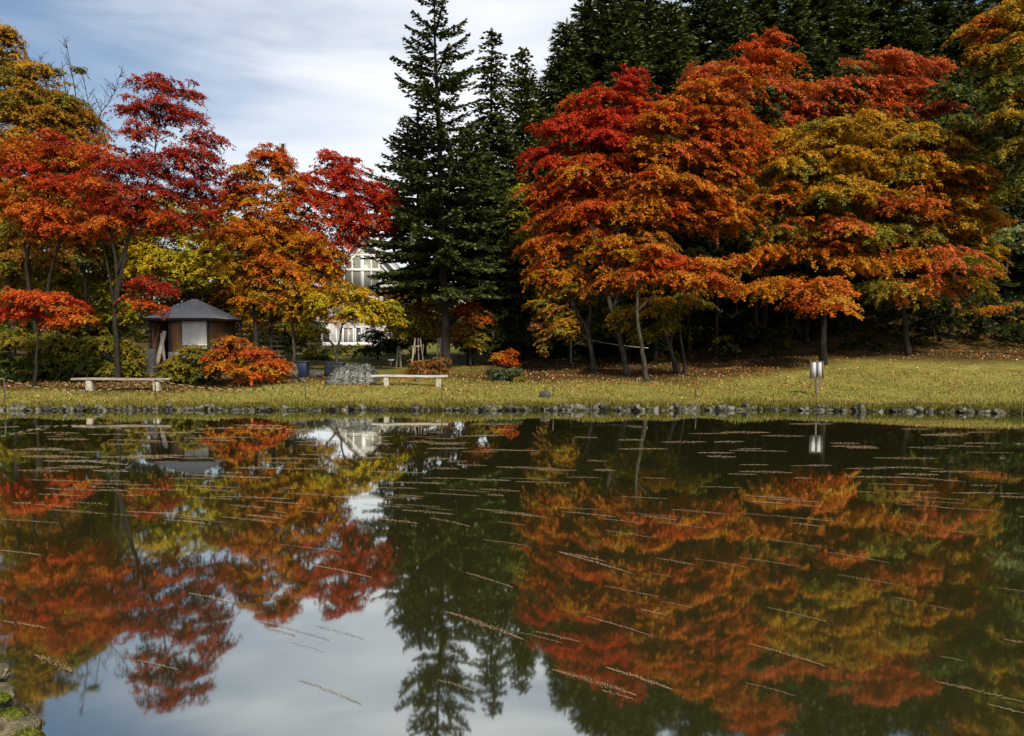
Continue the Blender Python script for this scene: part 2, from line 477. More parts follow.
def make_pads(blobs, Y, r, pad_scale=1.0, fill=0.55, zsq=1.0, depth=1.0, fade=1.0):
    """blobs in picture pixels become ellipsoids at the tree's depth, filled with flat drooping pads"""
    pads = []
    s = Y / F
    cx = np.mean([b[0] for b in blobs])
    for b in blobs:
        px, py, rx, ry, pal = b[:5]
        c = at(px, py, Y + (b[5] if len(b) > 5 else 0))
        ax, az = rx * s, ry * s * zsq
        ay = min(max(ax * 0.95, 0.6), 2.6) * depth
        Rp = min(max(0.50 * min(ax, 1.9), 0.30), 0.80) * pad_scale
        n = max(3, int(round(1.55 * fill * (ax * ay * az * 4.19) / (1.1 * Rp ** 3))))
        n = max(n, int(2.2 * ax * ay / Rp ** 2))
        u = r.normal(size=(n, 3)); u /= np.linalg.norm(u, axis=1)[:, None]
        u *= r.random(n)[:, None] ** (1 / 2.6)
        near = [q[4] for q in blobs if abs(q[0] - px) < rx * 1.6 and abs(q[1] - py) < ry * 2.2 + 6]
        k = np.array([max(ax - Rp * .55, ax * .3), max(ay - Rp * .5, ay * .3), max(az - Rp * .22, az * .25)])
        for p in c + u * k:
            pp = pal if r.random() < .68 else near[int(r.integers(0, len(near)))]
            if r.random() < fade * (.18 if p[2] > c[2] else .48): pp = FADE.get(pp, pp)      # inner and lower sprays have turned less
            pads.append((p, Rp * r.uniform(.55, 1.25), pp, c))
        m = int(n * .75)                                                # loose outer sprays
        u = r.normal(size=(m, 3)); u /= np.linalg.norm(u, axis=1)[:, None]
        u *= r.uniform(.55, 1.06, m)[:, None]
        for p in c + u * np.array([ax, ay, az * 1.15]):
            pp = pal if r.random() < .6 else near[int(r.integers(0, len(near)))]
            pads.append((p, Rp * r.uniform(.28, .55), pp, c))
    return pads

def crown_mesh(pads, axis_xy, leaf, lai, r, droop=.42, outward=.22, jit=.09):
    Ps, Ns, Cs = [], [], []
    for p, Rp, pal, c in pads:
        colors = PAL[pal]
        n = max(10, int(lai * PI * Rp * Rp / (0.42 * leaf * leaf)))
        k = int(9 + 8 * min(Rp, 1.2))
        az = r.random(k) * 2 * PI; ln = Rp * r.uniform(.5, 1.45, k); st = Rp * r.uniform(0, .3, k); slo = r.normal(size=k) * .16
        bend = r.normal(size=k) * .35
        ch = r.choice(k, n, p=ln / ln.sum())
        t = r.random(n) ** .75
        rad = st[ch] + (ln[ch] - st[ch]) * t
        a_ = az[ch] + bend[ch] * t
        lat = r.normal(size=n) * .115 * Rp * (1.15 - .6 * t)
        q = np.stack([np.cos(a_) * rad - np.sin(a_) * lat, np.sin(a_) * rad + np.cos(a_) * lat], 1)
        z = -droop * rad ** 2 / Rp + slo[ch] * rad + r.normal(size=n) * Rp * jit * .75
        od = p[:2] - np.asarray(axis_xy); dl = np.linalg.norm(od) + 1e-6; od = od / dl
        tl = outward * min(1, dl / 1.5)
        z -= tl * (q @ od)
        P = np.stack([p[0] + q[:, 0], p[1] + q[:, 1], p[2] + z + droop * Rp * .25], 1)
        nn = np.stack([q[:, 0] / Rp * .7, q[:, 1] / Rp * .7, np.ones(n)], 1) + r.normal(size=(n, 3)) * .5
        nn[:, :2] += od * tl
        nn /= np.linalg.norm(nn, axis=1)[:, None]
        base = np.array(colors[r.integers(0, len(colors))]); alt = np.array(colors)[r.integers(0, len(colors), n)]
        mixf = (r.random(n) * .75)[:, None]
        spc = r.uniform(.85, 1.17, k)[ch][:, None]
        col = (base * (1 - mixf) + alt * mixf) * r.uniform(.8, 1.22, n)[:, None] * spc
        Ps.append(P); Ns.append(nn); Cs.append(col)
    P = np.vstack(Ps); Nn = np.vstack(Ns); Cc = np.vstack(Cs)
    L = leaf * r.uniform(.55, 1.35, len(P))
    return leaf_quads(P, Nn, L, L * .85, Cc, r)

def smooth_path(P, step=.35, wob=0.0, r=None):
    P = np.asarray(P, float)
    if len(P) > 2:
        # catmull-rom
        E = np.vstack([2 * P[0] - P[1], P, 2 * P[-1] - P[-2]])
        out = []
        for i in range(1, len(E) - 2):
            p0, p1, p2, p3 = E[i - 1:i + 3]
            n = max(2, int(np.linalg.norm(p2 - p1) / step))
            for t in np.linspace(0, 1, n, endpoint=False):
                out.append(.5 * ((2 * p1) + (-p0 + p2) * t + (2 * p0 - 5 * p1 + 4 * p2 - p3) * t * t + (-p0 + 3 * p1 - 3 * p2 + p3) * t ** 3))
        out.append(P[-1]); out = np.array(out)
    else:
        n = max(3, int(np.linalg.norm(P[1] - P[0]) / step) + 1)
        out = P[0] + (P[1] - P[0]) * np.linspace(0, 1, n)[:, None]
    if wob and r is not None:
        w_ = r.normal(size=out.shape) * wob; w_[0] = 0; w_[-1] = 0
        out = out + w_
    return out

def wood_mesh(trunks, pads, r, mb=None, twigs=4, twig_len=.8, rmin=.009):
    """trunks: list of (points, r0, r1); every pad is joined to the nearest lower limb"""
    mb = mb or MB()
    nodes, nrad = [], []
    for P, r0, r1 in trunks:
        rad = r0 + (r1 - r0) * np.linspace(0, 1, len(P)) ** .8
        if P[0][2] < 1.5 and r0 > .05:
            rad[0] *= 1.5
            if len(rad) > 2: rad[1] *= 1.15
        mb.tube(P, rad, 8 if r0 > .06 else 6)
        k = max(1, len(P) // 6)
        nodes += list(P[k:]); nrad += list(rad[k:])
    nodes = [np.array(n_) for n_ in nodes]
    cen = [p[0] - np.array([0, 0, .12]) for p in pads]
    A = np.array(nodes)
    order = np.argsort([np.min(np.linalg.norm(A - c, axis=1)) for c in cen]) if len(cen) else []
    for j in order:
        c = cen[j]
        A = np.array(nodes)
        d = np.linalg.norm(A - c, axis=1) + 1.6 * np.clip(A[:, 2] - c[2] + .25, 0, None)
        i = int(np.argmin(d))
        a = nodes[i]; L = np.linalg.norm(c - a)
        n = max(3, int(L / .45) + 1)
        t = np.linspace(0, 1, n)[:, None]
        P = a + (c - a) * t
        P[:, 2] += np.sin(t[:, 0] * PI) * L * .10
        wv_ = r.normal(size=P.shape) * .05 * min(1, L); wv_[0] = 0; wv_[-1] = 0
        P = P + wv_
        r0 = min(nrad[i] * .75, .012 + .016 * L); r1 = max(rmin, r0 * .4)
        rad = r0 + (r1 - r0) * t[:, 0]
        mb.tube(P, rad, 5, cap=False)
        nodes += list(P[1:]); nrad += list(rad[1:])
        Rp = pads[j][1]
        for _ in range(twigs):
            an = r.random() * 2 * PI
            e = c + np.array([math.cos(an), math.sin(an), r.uniform(-.15, .35)]) * Rp * twig_len * r.uniform(.6, 1)
            m_ = (c + e) / 2 + np.array([0, 0, .08 * Rp])
            mb.tube([c, m_, e], [r1, r1 * .7, r1 * .35], 3, cap=False)
    return mb

def px_trunk(pts, Y, r0, r1, r, ground=True, dy=0.0, dy_end=0.0):
    P = [at(a, b, Y + dy + dy_end * i / max(1, len(pts) - 1)) for i, (a, b) in enumerate(pts)]
    if ground:
        x, y = P[0][0], P[0][1]
        P[0] = np.array([x, y, float(gz(x, y)) - .15])
    return (smooth_path(P, .35, .012, r), r0, r1)

TREE_SEED = [100]
def broadleaf(name, label, Y, blobs, trunks, leaf=.12, lai=1.15, pad=1.0, fill=.5, group=None, bark='bark', cat='tree', twigs=4, depth=1.0, zsq=1.0, droop=.30, outward=.26, fade=.8):
    TREE_SEED[0] += 1
    leaf = leaf * .80 if leaf >= .1 else leaf * .88
    r = np.random.default_rng(TREE_SEED[0])
    tr = []
    for t in trunks:
        pts, r0, r1 = t[:3]
        tr.append(px_trunk(pts, Y, r0, r1, r, ground=t[3] if len(t) > 3 else True, dy=t[4] if len(t) > 4 else 0, dy_end=t[5] if len(t) > 5 else 0))
    base = tr[0][0][0].copy(); base[2] += .15
    root = empty(name, base, label, cat, group)
    pads = make_pads(blobs, Y, r, pad, fill, zsq, depth, fade)
    V, Q, col = crown_mesh(pads, base[:2], leaf, lai, r, droop, outward)
    mesh_obj('crown', V - base, Q, M['leaf'], root, col=col)
    mb = wood_mesh(tr, pads, r, twigs=twigs)
    mb.V = [v - base for v in mb.V]
    mb.build('trunk', M[bark], root, smooth=True)
    return root

# ------------------------------------------------------------------ conifers
def conifer_meshes(H, Rb, z0, r, spacing=.5, per=6, profile=None, step=.17, nl=.26, nw=.10, elev=(20, -8), sag=.25, uptip=.18,
                   cols=None, trunk_r=.2, lean=0.0, blet=.42, open_top=0.0):
    """local coordinates; returns needle arrays and a trunk MB"""
    cols = np.array(cols if cols is not None else PAL['dkgreen'])
    mb = MB()
    zz = np.linspace(-.2, H, 24)
    axis = np.stack([lean * (zz / H) + .04 * np.sin(zz * .7), .03 * np.cos(zz * .9), zz], 1)
    mb.tube(axis, trunk_r * (1 - zz.clip(0) / H) ** .8 + .012, 8)
    P_, D_, N_, C_ = [], [], [], []
    z = z0
    k = 0
    while z < H - .1:
        f = (z - z0) / (H - z0)
        Rl = Rb * (profile(f) if profile else (1 - f) ** .85) * (1 + open_top * .20 * r.uniform(-1, .7))
        n = per if f < .9 else max(3, per - 2)
        a0 = r.random() * 2 * PI
        for i in range(n):
            if r.random() < .06: continue
            a = a0 + i * 2 * PI / n + r.normal() * .22
            L = Rl * r.uniform(.72, 1.14) + .12
            if L < .1: continue
            el = R(elev[1] + (elev[0] - elev[1]) * f ** 1.2 + r.normal() * 5)
            zb = z + r.normal() * spacing * .2
            base = np.array([lean * (zb / H), 0, zb])
            out = np.array([math.cos(a), math.sin(a), 0]); side = np.array([-out[1], out[0], 0])
            def pt(t):
                return base[None] + out[None] * (L * t)[:, None] * math.cos(el) + np.array([0, 0, 1.])[None] * (L * (math.sin(el) * t - sag * t ** 2 + uptip * t ** 3 * 1.3))[:, None]
            tt = np.linspace(0, 1, 6)
            bp = pt(tt)
            mb.tube(bp, np.linspace(.012 + .010 * L, .006, 6), 4, cap=False)
            # needles on the main axis
            ns = max(3, int(L / step))
            t1 = np.linspace(.12, 1, ns)
            p1 = pt(t1)
            d1 = np.gradient(p1, axis=0) if ns > 1 else np.tile(out, (ns, 1))
            P_.append(p1); D_.append(d1); N_.append(np.tile([0, 0, 1.], (ns, 1)))
            C_.append(np.full(ns, .5))
            # side sprays
            nb_ = max(2, int(L / (step * 1.05)))
            for t in np.linspace(.10, .97, nb_):
                c = pt(np.array([t]))[0]
                for sg in (-1, 1):
                    bl = blet * L * (1 - t) * (.55 + .6 * t) * r.uniform(.6, 1.25) + nl * .55
                    dr = out * .75 + side * sg * r.uniform(.6, .95) + np.array([0, 0, r.normal() * .10 - .10])
                    dr /= np.linalg.norm(dr)
                    m = max(1, int(bl / step))
                    u = (np.arange(m) + .6) / m * bl
                    q = c + dr * u[:, None]
                    q[:, 2] -= .16 * u ** 2
                    q += r.normal(size=q.shape) * .03
                    P_.append(q); D_.append(np.tile(dr, (m, 1)) + r.normal(size=(m, 3)) * .25)
                    N_.append(np.tile([0, 0, 1.], (m, 1)) + r.normal(size=(m, 3)) * .45)
                    C_.append(np.linspace(.3, 1, m) if m > 1 else np.array([.8]))
        z += spacing * (1 - .35 * f + open_top * f) * r.uniform(.85, 1.15)
        k += 1
    # leader
    P_.append(np.stack([np.full(6, lean), np.zeros(6), np.linspace(H - .5, H, 6)], 1)); D_.append(np.tile([0, .1, 1.], (6, 1))); N_.append(np.tile([0, 1., 0], (6, 1))); C_.append(np.full(6, .6))
    P = np.vstack(P_); D = np.vstack(D_); Nn = np.vstack(N_); tip = np.concatenate(C_)
    D /= np.linalg.norm(D, axis=1)[:, None] + 1e-9
    Nn = Nn - (Nn * D).sum(1)[:, None] * D; Nn /= np.linalg.norm(Nn, axis=1)[:, None] + 1e-9
    B = np.cross(Nn, D)
    n = len(P)
    L = (nl * r.uniform(.75, 1.25, n))[:, None]; Wd = (nw * r.uniform(.75, 1.3, n))[:, None]
    f = Nn * Wd * .25
    V = np.stack([P - D * L * .5, P + B * Wd * .5 - f, P + D * L * .5, P - B * Wd * .5 - f], 1).reshape(-1, 3)
    col = cols[r.integers(0, len(cols), n)] * r.uniform(.75, 1.25, n)[:, None] * (1 + .35 * (tip - .5))[:, None]
    return V, np.arange(4 * n).reshape(n, 4), np.repeat(col, 4, 0), mb

def conifer(name, label, X, Y, group=None, bark='bark', cat='conifer', seed=1, rz=0, **kw):
    r = np.random.default_rng(seed)
    z = float(gz(X, Y))
    root = empty(name, (X, Y, z), label, cat, group, rz)
    V, Q, col, mb = conifer_meshes(r=r, **kw)
    mesh_obj('crown', V, Q, M['needle'], root, col=col)
    mb.build('trunk', M[bark], root, smooth=True)
    return root

def copy_thing(o, loc, rz, scale, label=None, group=None):
    c = o.copy(); C.objects.link(c)
    c.location = loc; c.rotation_euler = (0, 0, rz); c.scale = scale
    if label: c['label'] = label
    if group: c['group'] = group
    for ch in o.children:
        d = ch.copy(); C.objects.link(d); d.parent = c
        for g2 in ch.children:
            e = g2.copy(); C.objects.link(e); e.parent = d
    return c

def px_x(px, Y): return (px - 512) / F * Y
def height_to(py, X, Y): return at(512, py, Y)[2] - float(gz(X, Y))

FIR = [(.046, .066, .014), (.062, .082, .016), (.038, .056, .013), (.080, .096, .02)]
FIRB = [(.066, .086, .015), (.084, .10, .018), (.054, .07, .013), (.10, .11, .02)]

# the tall spire in the middle
Y = 40.0; X = px_x(446, Y); H = height_to(-22, X, Y)
def prof_spire(f):
    return np.interp(f, [0, .12, .3, .42, .55, .68, .8, .9, 1], [.95, 1.0, .92, .84, .76, .62, .44, .30, .06])
conifer('fir_tree', 'tall spire-shaped fir with open upswept tiers standing alone against the sky', X, Y, seed=3, H=H, Rb=3.4, z0=4.0,
        profile=prof_spire, spacing=.60, open_top=1.4, per=6, elev=(30, -8), sag=.16, uptip=.14, step=.115, nl=.24, nw=.16, cols=FIR, trunk_r=.24, lean=-.55, blet=.46)
def place_fir(px, top, Y, Rb, z0, label, seed, **kw):
    X = px_x(px, Y); H = height_to(top, X, Y)
    d = dict(spacing=.52, per=8, elev=(28, -12), sag=.2, uptip=.15, step=.19, nl=.34, nw=.20, cols=FIR, trunk_r=.2)
    d.update(kw)
    return conifer('fir_tree', label, X, Y, seed=seed, H=H, Rb=Rb, z0=z0, **d)
place_fir(419, 112, 43, 3.0, 4.3, 'dense bushy fir left of the tall spire with low sweeping boughs', 5, profile=lambda f: np.interp(f, [0, .3, .55, .8, 1], [1, 1, .85, .5, .06]))
place_fir(492, 30, 47, 3.4, 3.6, 'slim fir with drooping narrow top just right of the tall spire', 6, profile=lambda f: np.interp(f, [0, .3, .55, .75, .9, 1], [1, .85, .62, .30, .20, .09]), elev=(5, -16), sag=.3, uptip=.05)
place_fir(470, 128, 44, 3.2, 4.6, 'broad dark fir filling the gap behind the tall spire trunk', 8, profile=lambda f: (1 - f) ** .6)
place_fir(522, 50, 51, 3.6, 3.0, 'dense round-topped fir between the slim fir and the hill slope', 9, profile=lambda f: (1 - f) ** .62, cols=FIRB)

# forest on the hill: three kinds, copied
hill = []
spots = [(566, 18, 57, 0), (588, -8, 60, 1), (612, -30, 58, 2), (640, -40, 62, 0), (668, 0, 57, 1), (700, -50, 60, 2), (728, -12, 57, 0), (760, -50, 61, 1),
         (790, -10, 56, 2), (815, -60, 62, 0), (845, -20, 56, 1), (880, -60, 60, 2), (905, 0, 55, 0), (935, -50, 60, 1), (965, -15, 55, 2), (1000, -60, 58, 0), (1030, -20, 54, 1), (1070, -60, 58, 2), (1110, -20, 54, 0),
         (545, 75, 62, 1), (575, 60, 54, 2), (625, 20, 53, 0), (690, 60, 51, 1), (750, 45, 50, 2), (820, 40, 50, 0), (890, 60, 50, 1), (950, 70, 49, 2), (1010, 60, 48, 0), (1060, 60, 48, 1)]
hspot_label = {
 0: 'dark hill conifer at the sky edge nearest the round-topped fir', 1: 'tall dark conifer whose flank forms the sloping sky edge on the hill',
 20: 'lower dark conifer just behind the top of the bright red maple', 22: 'dark conifer behind the ridge where red and orange maples meet',
 24: 'dark conifer rising directly behind the pinkish red maple crown', 26: 'dark conifer left of the orange-green maple in the upper corner'}
protos = []
for k in range(3):
    r = np.random.default_rng(40 + k)
    V, Q, col, mb = conifer_meshes(H=24, Rb=4.6 + .4 * k, z0=1.6, r=r, spacing=.78, per=10, profile=lambda f: (1 - f) ** .55, step=.19, nl=.58, nw=.17, blet=.5,
                                   elev=(22, -18), sag=.26, uptip=.12, cols=[FIR, FIRB, FIR][k], trunk_r=.28)
    protos.append((V, Q, col, mb))
first = {}
SHARED = 'dark conifer massed among its neighbours on the hill behind the maples'
for i, (px, top, Y, k) in enumerate(spots):
    X = px_x(px, Y); z = float(gz(X, Y)); H = at(512, top, Y)[2] - z
    s = H / 24.2
    lab = hspot_label.get(i, SHARED)
    if k not in first:
        V, Q, col, mb = protos[k]
        root = empty('conifer_tree', (X, Y, z), lab, 'conifer', 'conifers on the dark hill')
        mesh_obj('crown', V, Q, M['needle'], root, col=col)
        mb.build('trunk', M['bark'], root, smooth=True)
        root.scale = (s * .95, s * .95, s); first[k] = root
    else:
        copy_thing(first[k], (X, Y, z), i * 1.7, (max(s * .95, .75), max(s * .95, .75), s), lab)

# ------------------------------------------------------------------ maples and other broadleaf trees
# right-hand group
broadleaf('maple_tree', 'bright red maple on the left flank of the big maple group', 39, [
    (632, 82, 24, 12, 'red'), (600, 106, 36, 15, 'red'), (645, 108, 28, 15, 'red'), (566, 128, 34, 14, 'red'), (610, 140, 52, 18, 'red'), (546, 156, 28, 13, 'red'),
    (590, 172, 50, 18, 'vermil'), (640, 160, 34, 16, 'red'), (541, 190, 26, 15, 'vermil'), (575, 208, 48, 18, 'vermil'), (620, 205, 42, 18, 'vermil'), (552, 240, 34, 18, 'vermil'),
    (595, 245, 40, 18, 'orange'), (545, 272, 26, 14, 'orange'), (575, 282, 30, 16, 'orange'), (548, 305, 22, 14, 'gold'), (545, 330, 15, 18, 'rust'), (562, 325, 20, 14, 'gold')],
    [([(594, 366), (588, 332), (575, 309), (568, 270), (572, 225), (590, 170), (610, 120)], .13, .04),
     ([(588, 332), (592, 290), (600, 240), (620, 190), (636, 140)], .09, .03, False),
     ([(575, 309), (552, 280), (545, 240)], .06, .03, False)], leaf=.115, lai=1.1, bark='bark_grey', zsq=1.25, fade=.5)
broadleaf('maple_tree', 'orange maple with a tall leaning grey trunk behind the left lawn edge', 37, [
    (665, 118, 34, 15, 'vermil'), (700, 105, 42, 16, 'orange'), (738, 80, 44, 16, 'vermil'), (766, 55, 34, 15, 'vermil'), (772, 38, 14, 8, 'vermil'), (720, 132, 48, 17, 'vermil'),
    (665, 150, 40, 15, 'orange'), (700, 162, 48, 17, 'pinkred'), (745, 150, 40, 16, 'vermil'), (660, 185, 46, 17, 'orange'), (715, 190, 46, 15, 'orange'), (640, 215, 38, 16, 'orange'),
    (690, 216, 46, 14, 'vermil'), (730, 214, 30, 13, 'orange'), (615, 250, 34, 15, 'orange'), (650, 245, 30, 12, 'brown'), (622, 280, 26, 12, 'orange')],
    [([(628, 378), (621, 345), (613, 315), (606, 282), (612, 245), (640, 195), (668, 150)], .14, .04),
     ([(612, 310), (632, 270), (668, 220), (705, 160), (738, 100), (765, 60)], .09, .03, False),
     ([(606, 282), (600, 250), (590, 225)], .05, .03, False)], leaf=.115, lai=1.1, bark='bark_grey', zsq=1.25, fade=.6)
broadleaf('maple_tree', 'maple with a low flaming red-orange shelf of foliage and a curved grey trunk', 34, [
    (668, 262, 34, 9, 'vermil'), (700, 266, 36, 10, 'vermil'), (735, 262, 22, 9, 'orange'), (645, 272, 24, 9, 'vermil'), (690, 280, 44, 8, 'vermil'), (720, 282, 18, 8, 'orange'), (650, 252, 24, 8, 'orange')],
    [([(648, 377), (641, 345), (637, 312), (640, 285), (660, 270)], .12, .04), ([(637, 312), (660, 290), (695, 275)], .05, .02, False)], leaf=.115, lai=1.25, bark='bark_grey', depth=1.3)
broadleaf('maple_tree', 'three-stemmed maple whose trunks lean together behind the leaf litter', 37, [
    (650, 305, 26, 14, 'gold'), (625, 318, 22, 14, 'gold'), (665, 325, 20, 12, 'olive'), (690, 300, 24, 12, 'olive'), (640, 335, 16, 10, 'olive')],
    [([(681, 377), (668, 342), (660, 312), (655, 295)], .11, .04), ([(676, 377), (671, 345), (674, 318), (682, 290)], .09, .03, True, .5), ([(686, 375), (681, 340), (679, 312), (690, 290)], .09, .03, True, 1.0)], leaf=.12, lai=.9, bark='bark_grey')
broadleaf('maple_tree', 'pinkish red maple crowning the top of the right-hand group', 46, [
    (705, 80, 30, 12, 'pinkred'), (770, 95, 46, 15, 'pinkred'), (826, 98, 44, 15, 'pinkred'), (884, 66, 40, 12, 'pinkred'), (925, 68, 24, 10, 'pinkred'), (855, 90, 40, 14, 'pinkred'), (905, 90, 36, 12, 'pinkred'),
    (800, 118, 50, 15, 'pinkred'), (870, 116, 50, 14, 'pinkred'), (930, 112, 38, 12, 'pinkred'), (965, 112, 20, 8, 'pinkred'), (760, 128, 44, 15, 'vermil'), (800, 150, 40, 15, 'vermil'), (755, 165, 40, 18, 'orange'), (760, 200, 36, 18, 'orange'), (755, 235, 30, 16, 'gold')],
    [([(762, 368), (764, 320), (770, 260), (785, 200), (800, 130), (820, 95)], .18, .05), ([(770, 260), (810, 190), (860, 120), (900, 80)], .1, .03, False), ([(785, 200), (760, 150), (730, 100)], .08, .03, False)], leaf=.13, lai=1.05, bark='bark_grey', zsq=1.2, fade=.5)
broadleaf('maple_tree', 'golden orange maple overhanging the lawn behind the white notice sign', 37.5, [
    (800, 140, 36, 15, 'gold'), (850, 128, 42, 15, 'gold'), (785, 168, 40, 15, 'gold'), (838, 160, 46, 17, 'gold'), (775, 200, 38, 15, 'orange'), (825, 195, 48, 16, 'gold'), (868, 190, 34, 15, 'gold'),
    (770, 226, 34, 12, 'olive'), (820, 228, 46, 13, 'pinkred'), (765, 255, 30, 11, 'orange'), (812, 246, 44, 12, 'orange'), (850, 262, 36, 12, 'orange'), (775, 285, 32, 8, 'orange', -1), (815, 286, 44, 9, 'orange', -1.2), (828, 302, 38, 9, 'vermil', -1.5),
    (855, 232, 38, 13, 'olive')],
    [([(823, 372), (823, 335), (826, 300), (832, 260), (828, 215), (815, 160)], .17, .05), ([(826, 300), (850, 250), (862, 200), (855, 150)], .09, .03, False), ([(832, 262), (800, 235), (780, 205)], .07, .03, False)], leaf=.115, lai=1.1, depth=1.15, zsq=1.2, fade=.6)
broadleaf('maple_tree', 'broad amber maple spreading in tiers between the sign and the far right edge', 38.5, [
    (895, 140, 40, 15, 'gold'), (940, 140, 40, 14, 'gold'), (975, 138, 26, 10, 'olive'), (890, 172, 44, 16, 'gold'), (940, 172, 48, 16, 'orange'), (975, 170, 26, 12, 'olive'),
    (900, 205, 44, 14, 'pinkred'), (950, 205, 44, 14, 'orange'), (905, 235, 44, 12, 'olive'), (955, 226, 40, 12, 'gold'), (895, 262, 36, 11, 'orange'), (940, 262, 52, 12, 'pinkred', -.8), (975, 268, 26, 10, 'gold', -.8),
    (890, 288, 40, 10, 'olive', -.8), (925, 286, 40, 9, 'orange', -1), (960, 284, 26, 8, 'gold', -1), (988, 190, 22, 12, 'gold'), (990, 225, 20, 12, 'orange'), (985, 250, 22, 10, 'gold')],
    [([(908, 368), (905, 325), (900, 285), (908, 240), (915, 190), (912, 145)], .16, .05), ([(900, 285), (935, 245), (958, 200)], .08, .03, False), ([(908, 240), (885, 200), (880, 165)], .06, .03, False)], leaf=.115, lai=1.1, depth=1.15, zsq=1.2, fade=.6)
broadleaf('maple_tree', 'orange and green maple leaning in from the upper right corner', 36, [
    (985, 28, 28, 16, 'orange'), (1025, 12, 40, 22, 'gold'), (980, 52, 22, 12, 'orange'), (1015, 52, 40, 18, 'gold'), (1050, 40, 40, 30, 'olive'), (1010, 88, 34, 16, 'olive'), (1045, 85, 40, 20, 'olive'), (1005, 118, 30, 14, 'gold'),
    (1040, 125, 40, 20, 'green'), (1012, 150, 26, 14, 'olive'), (1030, 170, 30, 14, 'green'), (1015, 192, 22, 10, 'olive')],
    [([(1062, 372), (1058, 300), (1055, 220), (1045, 140), (1030, 60)], .2, .06), ([(1055, 200), (1020, 150), (1005, 110)], .08, .03, False), ([(1045, 140), (1010, 80), (985, 45)], .08, .03, False)], leaf=.12, lai=1.1)
broadleaf('leafy_sapling', 'pale grey-green leafy sapling at the right edge under the corner maple', 34, [
    (1012, 230, 16, 4, 'palegrn'), (1032, 225, 16, 6, 'palegrn'), (1002, 240, 8, 3, 'palegrn'), (1028, 243, 14, 4, 'palegrn')],
    [([(1046, 374), (1044, 300), (1036, 245), (1015, 232)], .05, .015)], leaf=.12, lai=.6, fill=.4, cat='sapling')
broadleaf('leafy_sapling', 'thin sapling with a drooping spray of orange leaves in the dark right edge', 37, [
    (985, 309, 20, 4, 'orange'), (965, 312, 10, 3, 'gold'), (1010, 305, 14, 4, 'rust')],
    [([(1036, 366), (1034, 335), (1018, 310), (990, 307)], .035, .012)], leaf=.11, lai=.55, fill=.3, cat='sapling', twigs=2)

# left-hand group
broadleaf('maple_tree', 'dark crimson maple with a slender forked trunk beside the shed', 34, [
    (150, 84, 24, 10, 'crimson'), (180, 92, 26, 11, 'crimson'), (140, 108, 26, 11, 'crimson'), (180, 114, 36, 12, 'crimson'), (206, 140, 24, 10, 'crimson'), (150, 132, 28, 9, 'darkred'),
    (190, 160, 38, 13, 'crimson'), (120, 160, 34, 13, 'darkred'), (155, 170, 36, 13, 'crimson'), (210, 172, 20, 10, 'crimson'), (100, 185, 36, 13, 'darkred'), (145, 200, 44, 14, 'darkred'), (190, 190, 36, 14, 'crimson'),
    (115, 218, 36, 13, 'vermil'), (165, 222, 40, 13, 'darkred'), (205, 215, 22, 12, 'darkred'), (152, 285, 24, 8, 'crimson'), (168, 292, 14, 6, 'crimson'), (145, 302, 22, 7, 'vermil'), (160, 310, 14, 6, 'vermil')],
    [([(118, 383), (117, 345), (115, 310), (117, 270), (111, 235), (104, 195)], .13, .03), ([(115, 308), (124, 262), (133, 222), (150, 175), (160, 120)], .09, .02, False),
     ([(117, 275), (128, 238), (140, 200), (178, 160)], .06, .02, False), ([(118, 342), (130, 333), (140, 318), (148, 300)], .04, .015, False), ([(115, 310), (108, 270), (98, 225)], .06, .02, False)], leaf=.10, lai=.78, zsq=1.3)
broadleaf('maple_tree', 'red-orange maple with two crooked dark trunks at the far left', 36.5, [
    (20, 150, 36, 15, 'vermil'), (60, 145, 34, 14, 'darkred'), (95, 150, 30, 12, 'vermil'), (35, 178, 40, 15, 'red'), (75, 182, 40, 15, 'red'), (10, 200, 32, 15, 'vermil'), (50, 208, 42, 14, 'vermil'), (90, 205, 30, 13, 'red'),
    (25, 232, 34, 12, 'brown'), (70, 230, 36, 10, 'vermil'), (100, 228, 22, 10, 'vermil')],
    [([(40, 380), (36, 330), (29, 288), (27, 255), (40, 225), (55, 190)], .12, .03), ([(45, 380), (47, 305), (52, 268), (66, 228), (82, 185)], .12, .03, True, .4), ([(28, 265), (22, 225), (15, 180)], .06, .02, False)], leaf=.105, lai=.75, zsq=1.15)
broadleaf('maple_tree', 'low bright red maple shelf spreading over the rope at the left edge', 32, [
    (20, 298, 30, 9, 'vermil'), (50, 300, 32, 10, 'vermil'), (25, 312, 26, 7, 'red'), (70, 312, 24, 9, 'vermil'), (62, 324, 18, 5, 'vermil'), (85, 318, 14, 5, 'orange')],
    [([(35, 386), (37, 350), (41, 326), (45, 312)], .07, .025), ([(41, 326), (60, 312), (75, 310)], .035, .012, False), ([(41, 326), (25, 310), (12, 305)], .035, .012, False)], leaf=.10, lai=1.1, depth=1.2)
